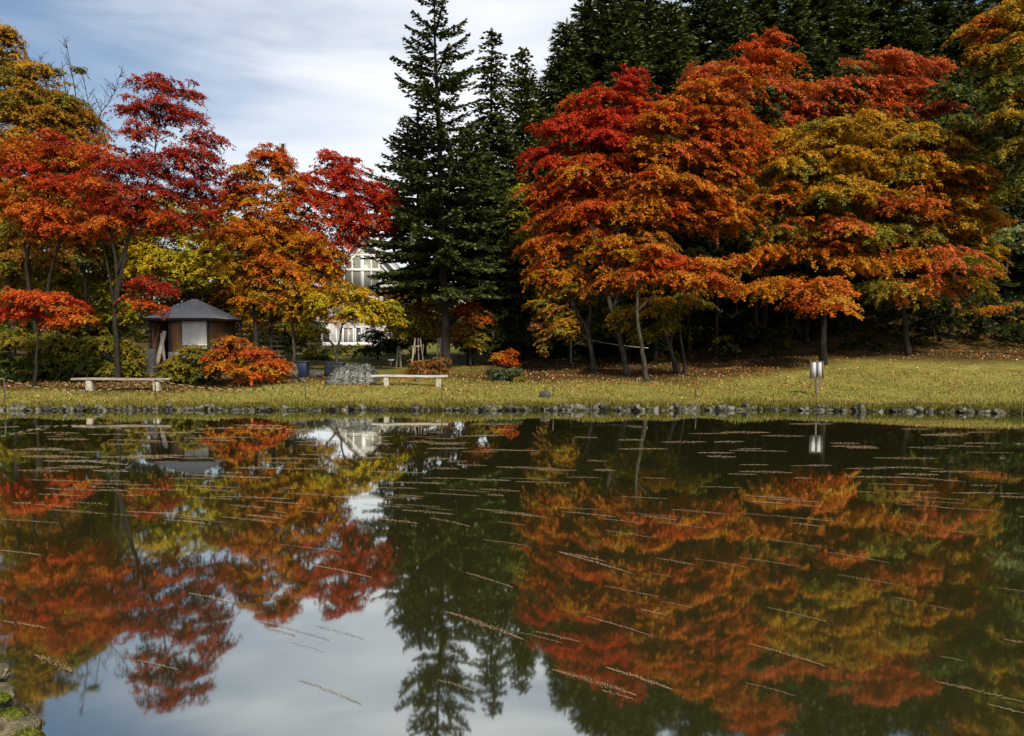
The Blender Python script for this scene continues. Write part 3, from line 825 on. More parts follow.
broadleaf('autumn_tree', 'tall yellow-brown tree rising above the red maples at the left edge', 43, [
    (0, 38, 22, 14, 'gold'), (2, 58, 26, 22, 'gold'), (30, 75, 28, 18, 'gold'), (20, 98, 48, 24, 'brown'), (55, 120, 46, 22, 'brown'), (30, 150, 50, 24, 'gold'), (70, 165, 46, 22, 'brown'), (40, 200, 50, 24, 'gold'), (85, 205, 40, 20, 'olive'), (50, 250, 44, 22, 'brown'), (60, 100, 30, 14, 'olive'), (25, 118, 42, 15, 'brown'), (75, 125, 26, 12, 'olive'), (10, 145, 40, 18, 'brown'), (90, 140, 20, 12, 'brown'), (0, 180, 36, 18, 'gold'), (15, 225, 34, 22, 'brown'), (8, 265, 30, 20, 'brown'), (78, 70, 10, 4, 'olive'), (52, 72, 14, 6, 'olive')],
    [([(12, 372), (14, 320), (10, 250), (18, 180), (22, 100), (12, 55)], .2, .03), ([(14, 220), (40, 160), (60, 100)], .09, .02, False)], leaf=.125, lai=1.0)
def bare_tree(label, Y, stems, seed, twig_n=60, tip_r=.5):
    r = np.random.default_rng(seed)
    tr = [px_trunk(p, Y, a, b, r, ground=gflag) for p, a, b, gflag in stems]
    base = tr[0][0][0].copy(); base[2] += .15
    root = empty('bare_tree', base, label, 'tree')
    mb = MB()
    for P, a, b in tr: mb.tube(P, np.linspace(a, b, len(P)), 6)
    lb = mb
    for P, a, b in tr:
        n = len(P)
        for _ in range(twig_n):
            i = int(n * (.35 + .64 * r.random())); i = min(i, n - 1)
            d = np.array([r.normal(), r.normal() * .7, abs(r.normal()) * .9 + .5]); d /= np.linalg.norm(d)
            L = r.uniform(.5, 1.6) * (1.3 - i / n)
            q = P[i]; pts = [q]
            for k in range(4):
                d = d + r.normal(size=3) * .22 + np.array([0, 0, .05]); d /= np.linalg.norm(d)
                q = q + d * L / 4; pts.append(q)
                if k and r.random() < .8:
                    e = d + r.normal(size=3) * .5; e /= np.linalg.norm(e)
                    lb.tube([q, q + e * L * .18, q + e * L * .34 + np.array([0, 0, .04])], [.009, .007, .004], 3, cap=False)
            lb.tube(pts, np.linspace(.016, .006, 5), 4, cap=False)
    lb.V = [v - base for v in lb.V]
    lb.build('trunk', M['bark'], root, smooth=True)
bare_tree('nearly bare tree with fine grey twigs above the left maples', 44, [
    ([(88, 370), (86, 300), (80, 220), (72, 150), (66, 90), (62, 62)], .14, .015, True), ([(80, 220), (84, 160), (78, 110), (70, 60), (66, 42)], .06, .012, False),
    ([(80, 210), (92, 150), (88, 100), (82, 75)], .05, .012, False), ([(84, 180), (98, 120), (112, 98), (122, 70)], .045, .01, False), ([(76, 170), (60, 120), (48, 85), (40, 60)], .045, .01, False)], 77, twig_n=34)
broadleaf('autumn_tree', 'yellow tree glowing between the dark trunks at the far left', 48, [
    (75, 240, 34, 16, 'yellow'), (50, 262, 34, 16, 'yelgreen'), (95, 262, 34, 16, 'yelgreen'), (65, 285, 36, 16, 'yellow'), (105, 290, 32, 16, 'yelgreen'), (40, 300, 32, 16, 'yelgreen'), (80, 315, 40, 16, 'yelgreen'), (20, 290, 30, 18, 'olive'), (110, 235, 40, 22, 'yellow'), (60, 215, 44, 22, 'yelgreen'), (15, 250, 40, 24, 'yellow'), (120, 265, 40, 22, 'yelgreen'), (30, 320, 50, 20, 'yelgreen')],
    [([(78, 366), (77, 320), (74, 270), (78, 240)], .12, .03)], leaf=.15, lai=.9, fade=.2)
broadleaf('autumn_tree', 'yellow-green tree behind the crimson maple and above the shed roof', 48, [
    (165, 232, 36, 14, 'yelgreen'), (205, 240, 34, 14, 'yellow'), (145, 252, 36, 16, 'yellow'), (190, 258, 36, 13, 'yelgreen'), (215, 265, 22, 10, 'yelgreen'), (130, 280, 34, 16, 'yelgreen'), (180, 276, 30, 10, 'yelgreen'), (125, 310, 36, 18, 'yelgreen'), (170, 215, 44, 20, 'yellow'), (215, 225, 34, 22, 'yelgreen'), (160, 265, 46, 22, 'yellow'), (120, 235, 36, 24, 'yelgreen'), (205, 270, 36, 18, 'yellow')],
    [([(152, 366), (150, 320), (155, 280), (165, 240)], .12, .03), ([(155, 280), (185, 260), (205, 245)], .05, .02, False)], leaf=.15, lai=.9, fade=.2)
broadleaf('autumn_tree', 'olive-gold tree thickly filling the space behind the far left maples', 52, [
    (0, 215, 44, 24, 'gold'), (45, 200, 40, 22, 'brown'), (90, 205, 40, 22, 'yelgreen'), (0, 260, 44, 26, 'olive'), (50, 290, 50, 26, 'olive'), (110, 240, 36, 22, 'yelgreen'), (100, 320, 50, 22, 'yelgreen'), (10, 320, 50, 24, 'olive')],
    [([(30, 362), (30, 320), (34, 260), (40, 200)], .16, .04), ([(32, 290), (70, 250), (95, 210)], .08, .03, False)], leaf=.16, lai=1.0, fade=.2)
broadleaf('autumn_tree', 'amber tree spreading behind the slatted fence and the slim maple stems', 51, [
    (255, 265, 36, 16, 'gold'), (300, 272, 30, 16, 'gold'), (235, 290, 30, 16, 'orange'), (280, 300, 40, 16, 'brown'), (315, 300, 22, 14, 'gold'), (255, 318, 40, 14, 'brown'), (300, 328, 34, 12, 'olive'), (225, 322, 26, 12, 'olive'), (265, 340, 44, 8, 'green'), (230, 245, 36, 20, 'gold'), (275, 240, 40, 20, 'orange'), (320, 262, 26, 18, 'gold'), (305, 250, 30, 16, 'orange'), (245, 225, 26, 14, 'orange')],
    [([(275, 362), (275, 330), (272, 300), (265, 265)], .12, .04)], leaf=.15, lai=1.0)
broadleaf('autumn_tree', 'dusky brown tree closing the view between firs low behind the pale bench', 56, [
    (400, 300, 30, 16, 'rust'), (440, 300, 30, 18, 'olive'), (420, 330, 34, 16, 'olive'), (460, 335, 30, 14, 'dkgreen'), (395, 345, 24, 8, 'green'), (490, 345, 30, 10, 'dkgreen')],
    [([(425, 356), (425, 330), (420, 300)], .12, .04)], leaf=.16, lai=1.1)
broadleaf('autumn_tree', 'rust-brown tree peeping over the shed roof ridge', 52, [
    (205, 292, 32, 12, 'rust'), (235, 288, 24, 12, 'rust'), (175, 300, 30, 12, 'olive'), (222, 305, 30, 10, 'olive')],
    [([(212, 362), (212, 330), (210, 300)], .1, .03)], leaf=.15, lai=.9)
broadleaf('maple_tree', 'orange maple with several slim stems behind the dwarf orange maple', 39.5, [
    (268, 155, 22, 11, 'vermil'), (284, 163, 14, 8, 'vermil'), (292, 190, 22, 11, 'orange'), (250, 172, 20, 10, 'orange'), (285, 172, 16, 9, 'orange'), (240, 190, 22, 11, 'darkred'), (262, 196, 24, 10, 'orange'), (228, 205, 24, 12, 'vermil'), (255, 218, 34, 13, 'orange'), (288, 212, 20, 10, 'orange'),
    (225, 235, 26, 12, 'orange'), (262, 242, 36, 14, 'orange'), (238, 262, 34, 13, 'gold'), (275, 268, 34, 13, 'orange'), (292, 288, 26, 12, 'gold'), (250, 285, 28, 10, 'gold'), (300, 310, 18, 12, 'gold'), (262, 300, 26, 10, 'orange')],
    [([(262, 377), (256, 335), (254, 308), (252, 280), (260, 243), (256, 205), (250, 178)], .12, .025), ([(243, 377), (240, 335), (246, 300), (244, 270), (234, 235)], .09, .025, True, .5), ([(258, 250), (266, 200), (270, 160)], .05, .02, False)], leaf=.105, lai=1.0, zsq=1.4, fade=.4)
broadleaf('maple_tree', 'scarlet-topped maple hiding the gable of the white house', 40.5, [
    (335, 162, 24, 10, 'red'), (315, 178, 22, 10, 'red'), (350, 178, 32, 11, 'red'), (378, 192, 22, 11, 'red'), (325, 198, 34, 13, 'red'), (362, 206, 34, 12, 'red'), (386, 208, 14, 8, 'red'), (335, 222, 34, 11, 'vermil'), (300, 225, 26, 10, 'vermil'), (365, 226, 24, 9, 'vermil'),
    (318, 246, 32, 11, 'orange'), (350, 240, 22, 7, 'red'), (295, 262, 30, 12, 'orange'), (325, 264, 22, 9, 'gold'), (332, 278, 16, 10, 'gold'), (338, 256, 12, 10, 'orange'), (392, 222, 14, 8, 'red'), (318, 285, 24, 10, 'orange'), (300, 298, 20, 10, 'gold')],
    [([(272, 377), (271, 335), (273, 300), (271, 278), (281, 250), (298, 222), (322, 195)], .12, .03), ([(273, 290), (288, 268), (312, 240), (345, 215), (372, 200)], .06, .02, False), ([(278, 255), (286, 215), (300, 185)], .05, .02, False)], leaf=.105, lai=1.1, zsq=1.45, fade=.4)
broadleaf('autumn_tree', 'small yellow tree with a forked trunk in front of the white house', 38.3, [(318, 300, 18, 9, 'yellow'), (372, 318, 20, 7, 'yellow'), (345, 318, 22, 6, 'gold'), (395, 318, 12, 8, 'yellow'), 
    (330, 300, 22, 10, 'yellow'), (355, 295, 26, 10, 'yellow'), (385, 306, 20, 10, 'yellow'), (340, 288, 16, 7, 'gold'), (365, 308, 24, 8, 'yellow'), (350, 310, 22, 7, 'yellow'), (372, 318, 18, 6, 'yellow'), (318, 312, 14, 6, 'gold')],
    [([(338, 366), (336, 352), (330, 341), (322, 332), (312, 318)], .09, .03), ([(336, 353), (340, 340), (342, 325), (350, 308)], .07, .025, False), ([(342, 325), (362, 312), (378, 305)], .04, .015, False)], leaf=.11, lai=1.25, bark='bark_grey')
broadleaf('autumn_tree', 'slender yellow tree beside the slatted fence', 40, [
    (300, 322, 14, 7, 'yellow'), (286, 312, 16, 9, 'gold'), (308, 332, 10, 5, 'yellow'), (296, 300, 18, 9, 'gold')],
    [([(294, 372), (294, 345), (292, 318), (295, 300)], .10, .04)], leaf=.12, lai=.8, bark='bark_grey')
broadleaf('autumn_tree', 'faded pinkish-brown small tree left of the tall fir trunk', 42, [(385, 322, 16, 9, 'rust'), (425, 308, 18, 8, 'rust'), 
    (395, 312, 24, 10, 'rust'), (418, 318, 22, 12, 'rust'), (405, 332, 22, 8, 'olive'), (430, 328, 13, 12, 'rust')],
    [([(411, 368), (411, 345), (408, 325), (412, 312)], .07, .025)], leaf=.13, lai=.8)
broadleaf('autumn_tree', 'orange bush-like tree right of the tall fir trunk', 42.5, [
    (462, 308, 18, 9, 'vermil'), (480, 318, 16, 10, 'orange'), (460, 328, 18, 12, 'rust'), (475, 340, 18, 10, 'olive')],
    [([(470, 362), (470, 345), (468, 325)], .07, .025)], leaf=.13, lai=.9)
broadleaf('evergreen_shrub', 'dark green bushy evergreen in front of the house wall', 50, [
    (375, 336, 16, 9, 'dkgreen'), (395, 342, 14, 10, 'dkgreen'), (370, 350, 16, 7, 'green')],
    [([(378, 359), (378, 345), (380, 335)], .06, .02)], leaf=.14, lai=1.1, cat='shrub')
broadleaf('autumn_tree', 'yellow-green tree squeezed between the firs and the red maple', 45, [
    (522, 195, 20, 14, 'yelgreen'), (510, 218, 20, 12, 'yelgreen'), (530, 235, 20, 14, 'olive'), (512, 250, 18, 12, 'olive'), (470, 235, 16, 12, 'olive'), (495, 268, 20, 12, 'olive')],
    [([(512, 364), (512, 320), (510, 270), (518, 215)], .1, .03)], leaf=.14, lai=.9)
broadleaf('evergreen_shrub', 'large dark green rounded evergreen right of the tall fir', 44, [
    (500, 300, 26, 16, 'dkgreen'), (520, 318, 22, 16, 'dkgreen'), (488, 325, 26, 16, 'green'), (510, 340, 28, 14, 'dkgreen'), (480, 345, 20, 12, 'dkgreen'), (530, 345, 18, 12, 'dkgreen')],
    [([(503, 364), (503, 340), (503, 310)], .1, .03)], leaf=.14, lai=1.3, cat='shrub')
broadleaf('autumn_tree', 'olive-gold tree filling the dark gap behind the leaning grey trunks', 46, [
    (600, 300, 30, 16, 'olive'), (640, 290, 30, 16, 'olive'), (610, 325, 34, 14, 'green'), (660, 300, 30, 16, 'green'), (585, 330, 24, 12, 'yelgreen'), (645, 335, 28, 10, 'dkgreen'), (690, 250, 40, 18, 'green'), (720, 270, 30, 14, 'dkgreen')],
    [([(628, 364), (628, 320), (640, 280), (670, 250)], .12, .03)], leaf=.14, lai=1.0)
# deep forest interior under the maples: trunks and dark understorey
ft = None
fspots = [(655, 45), (690, 46), (716, 44), (735, 48), (757, 45), (785, 47), (806, 44), (838, 46), (860, 49), (885, 45), (925, 47), (950, 44), (980, 48), (1005, 46), (570, 49), (720, 52), (800, 53), (870, 53), (945, 53), (1000, 53)]
flabels = {0: 'thin dark trunk tree just right of the three-stemmed maple', 1: 'slim tree trunk deep in shade behind the low red-orange shelf', 2: 'slim trunk standing between the low red-orange shelf and the golden orange maple', 7: 'straight dark trunk close behind the white notice sign', 14: 'slim trunk at the left end of the pale rope under the red maple'}
for i, (px, Y) in enumerate(fspots):
    X = px_x(px, Y)
    lab = flabels.get(i, 'slim shaded forest tree standing in the dark beneath the maples')
    if ft is None:
        r = np.random.default_rng(900)
        base = np.array([X, Y, float(gz(X, Y))])
        ft = empty('forest_tree', base, lab, 'tree', 'shaded forest trees under the maples')
        P = smooth_path([(0, 0, -.2), (.08, .05, 2.5), (-.05, 0, 5.0), (.1, .05, 8.5), (.05, 0, 11.5)], .5, .01, r)
        blobs_ = []
        pads = []
        for z_ in np.linspace(4.2, 12, 16):
            for _ in range(4):
                a = r.random() * 2 * PI; q = r.uniform(.5, 2.4) * (1.15 - (z_ - 4) / 14)
                pads.append((np.array([math.cos(a) * q, math.sin(a) * q, z_ + r.normal() * .3]), r.uniform(.6, 1.0), 'dkgreen' if r.random() < .75 else 'green', None))
        V, Q, col = crown_mesh(pads, (0, 0), .2, 1.0, r)
        mesh_obj('crown', V, Q, M['leaf'], ft, col=col)
        wood_mesh([(P, .13, .03)], pads, r, twigs=2).build('trunk', M['bark_grey'], ft, smooth=True)
    else:
        s = .85 + .3 * ((i * 37) % 10) / 10
        copy_thing(ft, (X, Y, float(gz(X, Y))), i * 2.1, (s, s, s * 1.05), lab)
# ------------------------------------------------------------------ shrubs
def ground_at(px, py, y0=28.4, y1=70):
    for Y in np.arange(y0, y1, .05):
        p = at(px, py, Y)
        if p[2] <= float(gz(p[0], Y)): return np.array([p[0], Y, float(gz(p[0], Y))])
    p = at(px, py, y1); return np.array([p[0], y1, float(gz(p[0], y1))])

def shrub(name, label, px, base_py, blobs, leaf=.08, lai=1.3, group=None, cat='shrub', Y=None, twigs=3, fill=.6, depth=1.0, stems=5):
    Y = Y or ground_at(px, base_py)[1]
    top = min(b[1] for b in blobs); x0 = min(b[0] for b in blobs); x1 = max(b[0] for b in blobs)
    r_ = np.random.default_rng(int(px * 7))
    tr = []
    for k in range(stems):
        f = (k + .5) / stems
        xe = x0 + (x1 - x0) * f
        tr.append(([(px + (f - .5) * 14, base_py), (px * .4 + xe * .6, base_py - (base_py - top) * .4), (xe, base_py - (base_py - top) * r_.uniform(.5, .8))], .028, .01, True, r_.uniform(-.3, .3)))
    return broadleaf(name, label, Y, blobs, tr, leaf=leaf, lai=lai, pad=.8, fill=fill, group=group, cat=cat, twigs=twigs, depth=depth)

shrub('dwarf_maple', 'low dome-shaped orange maple bush in front of the shed', 250, 383, [
    (232, 340, 16, 5, 'orange'), (225, 352, 20, 8, 'vermil'), (250, 354, 24, 9, 'vermil'), (240, 366, 34, 9, 'orange'), (268, 364, 22, 8, 'vermil'), (222, 366, 16, 8, 'orange'), (255, 374, 32, 6, 'vermil'), (280, 374, 14, 7, 'orange'), (222, 342, 10, 4, 'rust'), (245, 345, 12, 5, 'rust'), (286, 366, 10, 5, 'vermil'), (210, 358, 8, 5, 'vermil')], leaf=.085, lai=1.0, fill=.4, Y=33.0)
shrub('evergreen_shrub', 'olive shrub dotted with pale leaves below the shed window panel', 185, 386, [
    (180, 362, 14, 8, 'olive'), (195, 352, 18, 8, 'olive'), (205, 362, 14, 10, 'green'), (178, 370, 26, 10, 'olive'), (202, 374, 18, 9, 'green'), (168, 376, 12, 8, 'olive')], Y=33.6)
shrub('evergreen_shrub', 'dark green shrub behind the crimson maple trunk and the left bench', 108, 387, [
    (100, 345, 24, 12, 'olive'), (125, 350, 18, 12, 'olive'), (90, 365, 28, 12, 'green'), (120, 370, 24, 12, 'olive'), (134, 362, 11, 14, 'olive'), (105, 380, 30, 7, 'green')], Y=35, leaf=.09)
shrub('evergreen_shrub', 'large dark shrub filling the far left behind the rope', 25, 388, [
    (15, 340, 28, 14, 'olive'), (50, 342, 26, 14, 'olive'), (10, 362, 28, 13, 'green'), (48, 364, 30, 13, 'green'), (75, 352, 16, 14, 'olive'), (30, 378, 40, 9, 'dkgreen'), (70, 378, 24, 8, 'dkgreen')], Y=35, leaf=.09)
shrub('flowering_shrub', 'small bright orange azalea growing out of a grey-green bush', 507, 372, [
    (500, 356, 8, 5, 'orange'), (512, 353, 9, 4, 'vermil'), (508, 361, 13, 5, 'vermil')], leaf=.07, Y=36.4, stems=3)
shrub('evergreen_shrub', 'grey-green bush below the orange azalea at the lawn edge', 506, 384, [
    (498, 371, 11, 6, 'greygrn'), (512, 372, 12, 6, 'greygrn'), (505, 378, 16, 5, 'greygrn'), (520, 378, 7, 4, 'olive')], leaf=.07, Y=34.6, stems=4)
shrub('twiggy_shrub', 'sparse russet shrub behind the middle bench', 430, 376, [
    (420, 364, 14, 5, 'rust'), (440, 362, 14, 5, 'rust'), (432, 370, 22, 5, 'rust'), (412, 371, 10, 4, 'brown')], leaf=.07, lai=.55, Y=36.5, stems=9)
shrub('evergreen_shrub', 'pale green herb clump at the foot of the house hedge', 316, 364, [
    (312, 355, 12, 5, 'yelgreen'), (322, 358, 10, 4, 'green')], leaf=.09, Y=50, stems=3)
# hedge strip before the house
def hedge():
    Y = 58.0
    x0, x1 = px_x(285, Y), px_x(402, Y)
    c = np.array([(x0 + x1) / 2, Y, float(gz((x0 + x1) / 2, Y))])
    r = np.random.default_rng(5)
    pads = []
    for i in range(70):
        x = r.uniform(x0, x1); y = Y + r.uniform(-.5, .5); z = c[2] + r.uniform(.15, .80)
        pads.append((np.array([x, y, z]), r.uniform(.3, .5), 'green' if r.random() < .75 else 'yelgreen', None))
    V, Q, col = crown_mesh(pads, c[:2], .13, 1.3, r)
    o = mesh_obj('hedge', V - c, Q, M['leaf'], col=col); o.location = tuple(c)
    tag(o, 'low green hedge running along the front of the white house', 'hedge')
hedge()

# ------------------------------------------------------------------ white house
def house():
    Y = 126.0
    s = Y / F
    c = at(365, 348, Y); gx_, gzv = c[0], float(gz(c[0], Y))
    root = empty('gabled_house', (gx_, Y, gzv), 'white gabled house with tall divided window seen between autumn trees', 'house')
    def h(py): return at(365, py, Y)[2] - gzv
    def w(px): return (px - 365) * s
    pk, ev = h(236), h(276)
    hw = w(365 + 36)
    D = 14.0
    mb = MB()
    # front wall with gable (thick prism)
    e = .0
    prof = [(-hw, -.3), (hw, -.3), (hw, ev), (0, pk - .35), (-hw, ev)]
    V = [(x, 0, z) for x, z in prof] + [(x, D, z) for x, z in prof]
    mb.add(V, [(0, 1, 2, 4), (6, 5, 9, 7), (1, 6, 7, 2), (5, 0, 4, 9)], [(4, 2, 3), (9, 8, 7)])
    mb.build('wall', M['cream'], root)
    # roof slopes
    rb = MB()
    sl = (pk - ev) / hw
    for sg in (-1, 1):
        ex = hw + .9; ez = ev - .9 * sl
        a = np.array([(0, -.55, pk), (sg * ex, -.55, ez), (sg * ex, D + .5, ez), (0, D + .5, pk)])
        up = np.array([0, 0, .3])
        V = np.vstack([a, a + up])
        rb.add(V, [(0, 1, 2, 3), (7, 6, 5, 4), (0, 4, 5, 1), (1, 5, 6, 2), (2, 6, 7, 3), (3, 7, 4, 0)])
    rb.build('roof', M['house_roof'], root)
    bb = MB()
    for off, th in ((0, .55), (1.5, .38)):
        for sg in (-1, 1):
            ex = hw + .9 - off; z0 = pk + .3 - off * sl * 1.0
            ez = z0 - ex * sl
            yy = -.62 if off == 0 else -.12
            a = np.array([(0, yy - .1, z0), (sg * ex, yy - .1, ez), (sg * ex, yy - .1, ez - th), (0, yy - .1, z0 - th)])
            V = np.vstack([a, a + np.array([0, .12, 0])])
            bb.add(V, [(3, 2, 1, 0), (4, 5, 6, 7), (0, 1, 5, 4), (1, 2, 6, 5), (2, 3, 7, 6), (3, 0, 4, 7)])
    bb.build('gable_board', M['white'], root)
    def window(x0, x1, y0, y1, vs=(), hs=(), glass='glass', t=.22):
        X0, X1, Z0, Z1 = w(x0), w(x1), h(y1), h(y0)
        f = MB()
        f.box(((X0 + X1) / 2, -.08, Z0 - t / 2), (X1 - X0 + 2 * t, .18, t)); f.box(((X0 + X1) / 2, -.08, Z1 + t / 2), (X1 - X0 + 2 * t, .18, t))
        for x in (X0 - t / 2, X1 + t / 2): f.box((x, -.08, (Z0 + Z1) / 2), (t, .176, Z1 - Z0))
        for x, tt in vs: f.box((w(x), -.085, (Z0 + Z1) / 2), (tt, .16, Z1 - Z0 - .01))
        for y, tt in hs: f.box(((X0 + X1) / 2, -.09, h(y)), (X1 - X0 - .01, .165, tt))
        fo = f.build('window', M['white'], root)
        p = MB(); p.box(((X0 + X1) / 2, -.02, (Z0 + Z1) / 2), (X1 - X0, .05, Z1 - Z0)); p.build('pane', M[glass], fo)
    window(346, 379, 256, 290, vs=((353, .22), (363, .55), (372, .22)), hs=((270, .45),), glass='blind')
    window(344, 353, 328, 346, vs=((348.5, .12),), glass='blind')
    window(356.5, 361, 328, 346)
    window(321.5 + 9, 328 + 8, 330, 346)
    window(366, 372, 328, 346, glass='blind')
    window(346, 379, 300, 318, vs=((353, .22), (363, .4), (372, .22)), glass='blind')
    b = MB(); b.box((0, -.6, .1), (2 * hw + 1.4, 1.2, .8)); b.build('plinth', M['white'], root)
    # low wing to the left
    wr = empty('house_wing', at(328, 348, Y - 1) * np.array([1, 1, 0]) + np.array([0, 0, gzv]), 'low white annex left of the gabled house with a dark doorway', 'house annex')
    m2 = MB(); m2.box((0, 1.5, 1.6), (2.0, 3, 4.0)); m2.build('wall', M['cream'], wr)
    m3 = MB(); m3.box((0, 1.5, 3.72), (2.5, 3.4, .22)); m3.build('roof', M['house_roof'], wr)
    m4 = MB(); m4.box((-.25, -.02, 1.35), (.95, .06, 2.5)); m4.build('door', M['shed_dark'], wr)
house()
# antenna mast behind the orange maple
def mast():
    Y = 150.0; p = at(283, 145, Y); gzv = float(gz(p[0], Y))
    root = empty('antenna_mast', (p[0], Y, gzv), 'small dark antenna mast tip above the orange maple', 'antenna mast')
    H = p[2] - gzv
    a = MB(); a.tube([(0, 0, -.3), (0, 0, H - .8)], [.35, .22], 8); a.build('pole', M['steel'], root)
    b = MB(); b.box((0, 0, H - .6), (.5, .5, 1.6)); b.build('antenna', M['shed_dark'], root)
    for x in (-.55, .55):
        c = MB(); c.tube([(x, 0, H - 2.2), (x, 0, H + .35)], .06, 6); c.box((x / 2, 0, H - 1.2), (.55, .06, .06)); c.build('rod', M['steel'], root)
mast()

# ------------------------------------------------------------------ shed
def shed():
    Y = 38.5; s = Y / F
    xc = px_x(180, Y); gzv = float(gz(xc, Y)); z0 = gzv
    root = empty('garden_shed', (xc, Y, z0), 'small brown wooden shed with grey hipped metal roof and pale corrugated panel', 'shed')
    def h(py): return at(180, py, Y)[2] - z0
    def w(px): return (px - 180) * s
    hw = w(209.5); D = 3.8
    ze, zp = h(318), h(297)
    # roof: pyramid with slight overhang and ribs
    rb = MB(); ov = .22
    ex = hw + ov
    y0, y1 = -ov, D + ov; ym = D / 2
    V = [(-ex, y0, ze), (ex, y0, ze), (ex, y1, ze), (-ex, y1, ze), (-.12, ym, zp - .02), (.12, ym, zp - .02)]
    rb.add(V, [(0, 1, 5, 4), (2, 3, 4, 5)], [(1, 2, 5), (3, 0, 4)])
    V2 = [(x, y, z - .07) for x, y, z in V]
    rb.add(V2, [(4, 5, 1, 0), (5, 4, 3, 2)], [(5, 2, 1), (4, 0, 3)])
    # standing ribs on the front slope
    for i in range(-11, 12):
        x = i * ex / 12
        t = 1 - max(0, abs(x) - .12) / (ex - .12)
        if t < .05: continue
        a = np.array([x, y0, ze + .015]); b = np.array([x, y0 + (ym - y0) * t, ze + (zp - .02 - ze) * t + .015])
        rb.tube([a, b], .018, 4)
    rf = rb.build('roof', M['roof_grey'], root)
    fb = MB()
    fb.box((0, y0 - .012, ze - .075), (2 * ex, .02, .14)); fb.box((-ex - .012, ym, ze - .075), (.02, y1 - y0, .14)); fb.box((ex + .012, ym, ze - .075), (.02, y1 - y0, .14))
    fb.build('fascia', M['shed_dark'], rf)
    zt = ze - .03
    # walls
    wb = MB()
    def panel(a, b, za, zb, y=0.0, t=.06): wb.box(((w(a) + w(b)) / 2, y, (za + zb) / 2), (w(b) - w(a), t, zb - za))
    panel(171.5, 182.5, -.3, zt)
    panel(182.5, 208, -.3, .75)
    wb.box((hw - .03, D / 2, zt / 2 - .15), (.06, D - .1, zt + .3)); wb.box((-hw + .03, D / 2, zt / 2 - .15), (.06, D - .1, zt + .3)); wb.box((0, D - .03, zt / 2 - .15), (2 * hw - .14, .06, zt + .3))
    wb.build('wall', M['shed_wall'], root)
    pb = MB()
    for px in (151, 170.5, 209):
        pb.box((w(px), -.02, zt / 2 - .15), (.11, .11, zt + .3))
    pb.box((0, -.01, zt - .06), (2 * hw, .09, .11))
    pb.build('post', M['shed_dark'], root)
    # corrugated screen
    n = 100
    xs = np.linspace(w(183), w(207.5), n); ys = -.04 + .035 * np.sin(np.arange(n) * 2 * PI / 8.0)
    V = [(x, y, z) for z in (.77, zt - .12) for x, y in zip(xs, ys)]
    cb = MB(); cb.add(V, [(i, i + 1, n + i + 1, n + i) for i in range(n - 1)])
    cb.add([(x, y + .012, z) for x, y, z in V], [(n + i, n + i + 1, i + 1, i) for i in range(n - 1)])
    so = cb.build('corrugated_panel', M['screen'], root)
    rl = MB(); rl.box(((w(183) + w(208)) / 2, -.075, h(345)), (w(208) - w(183), .03, .05)); rl.build('rail', M['roof_grey'], so)
    fl = MB(); fl.box((0, D / 2, -.02), (2 * hw - .16, D - .14, .08)); fl.build('floor_slab', M['stone_dark'], root)
    # clutter leaning in the open bay
    for k, (xa, xb, zt_, m, lab) in enumerate(((157, 164, 331, 'stake_pale', 'pale plank leaning inside the open bay of the shed'), (169, 160, 333, 'plank_grey', 'grey board leaning steeply in the open shed bay'), (152, 158, 326, 'post_wood', 'thin dark pole leaning in the shed opening'))):
        za = 0.02
        a = np.array([xc + w(xa), Y - .30 - .06 * k, z0 + za]); b = np.array([xc + w(xb), Y + .12 + .05 * k, z0 + h(zt_)])
        d = b - a; L = np.linalg.norm(d)
        pm = MB(); ss = np.array([d[2], 0, -d[0]]) / L
        wd = (.2, .14, .05)[k]
        q = np.array([0, .03, 0]); u = ss * wd / 2
        pm.add([a - u, a + u, b + u, b - u, a - u + q, a + u + q, b + u + q, b - u + q], [(0, 1, 2, 3), (7, 6, 5, 4), (0, 4, 5, 1), (1, 5, 6, 2), (2, 6, 7, 3), (3, 7, 4, 0)])
        pm.V = [v - a for v in pm.V]
        o = pm.build('plank', M[m]); o.location = tuple(a); tag(o, lab, 'plank')
shed()
def slab_block(px0, px1, py0, py1, Y, label):
    a = at(px0, py1, Y); b = at(px1, py0, Y)
    z = float(gz((a[0] + b[0]) / 2, Y)) - .05
    m = MB(); m.box((0, 0, (b[2] - z) / 2), (b[0] - a[0], .35, b[2] - z))
    o = m.build('stone_block', M['concrete'], bevel=.03); o.location = ((a[0] + b[0]) / 2, Y, z)
    tag(o, label, 'stone block')
slab_block(148, 155, 349, 376, 36.9, 'upright pale stone block at the open corner of the shed')
slab_block(170, 180, 352, 372, 36.6, 'lower pale stone block half hidden by the olive shrub')
# slatted fence right of the shed
def slat_fence():
    Y = 41.0; x0, x1 = px_x(241, Y), px_x(285, Y); xc = (x0 + x1) / 2; z = float(gz(xc, Y))
    root = empty('slatted_fence', (xc, Y, z), 'dark fence of thin horizontal slats right of the shed', 'fence')
    zt = at(260, 326, Y)[2] - z
    m = MB()
    n = 9
    for i in range(n):
        m.box((0, -.03, .25 + (zt - .3) * i / (n - 1)), (x1 - x0, .03, .075))
    m.build('slat_panel', M['post_wood'], root)
    for f in (0, .33, .66, 1):
        p = MB(); p.box((x0 - xc + (x1 - x0) * f, .04, zt / 2 - .1), (.09, .09, zt + .3)); p.build('post', M['shed_dark'], root)
slat_fence()

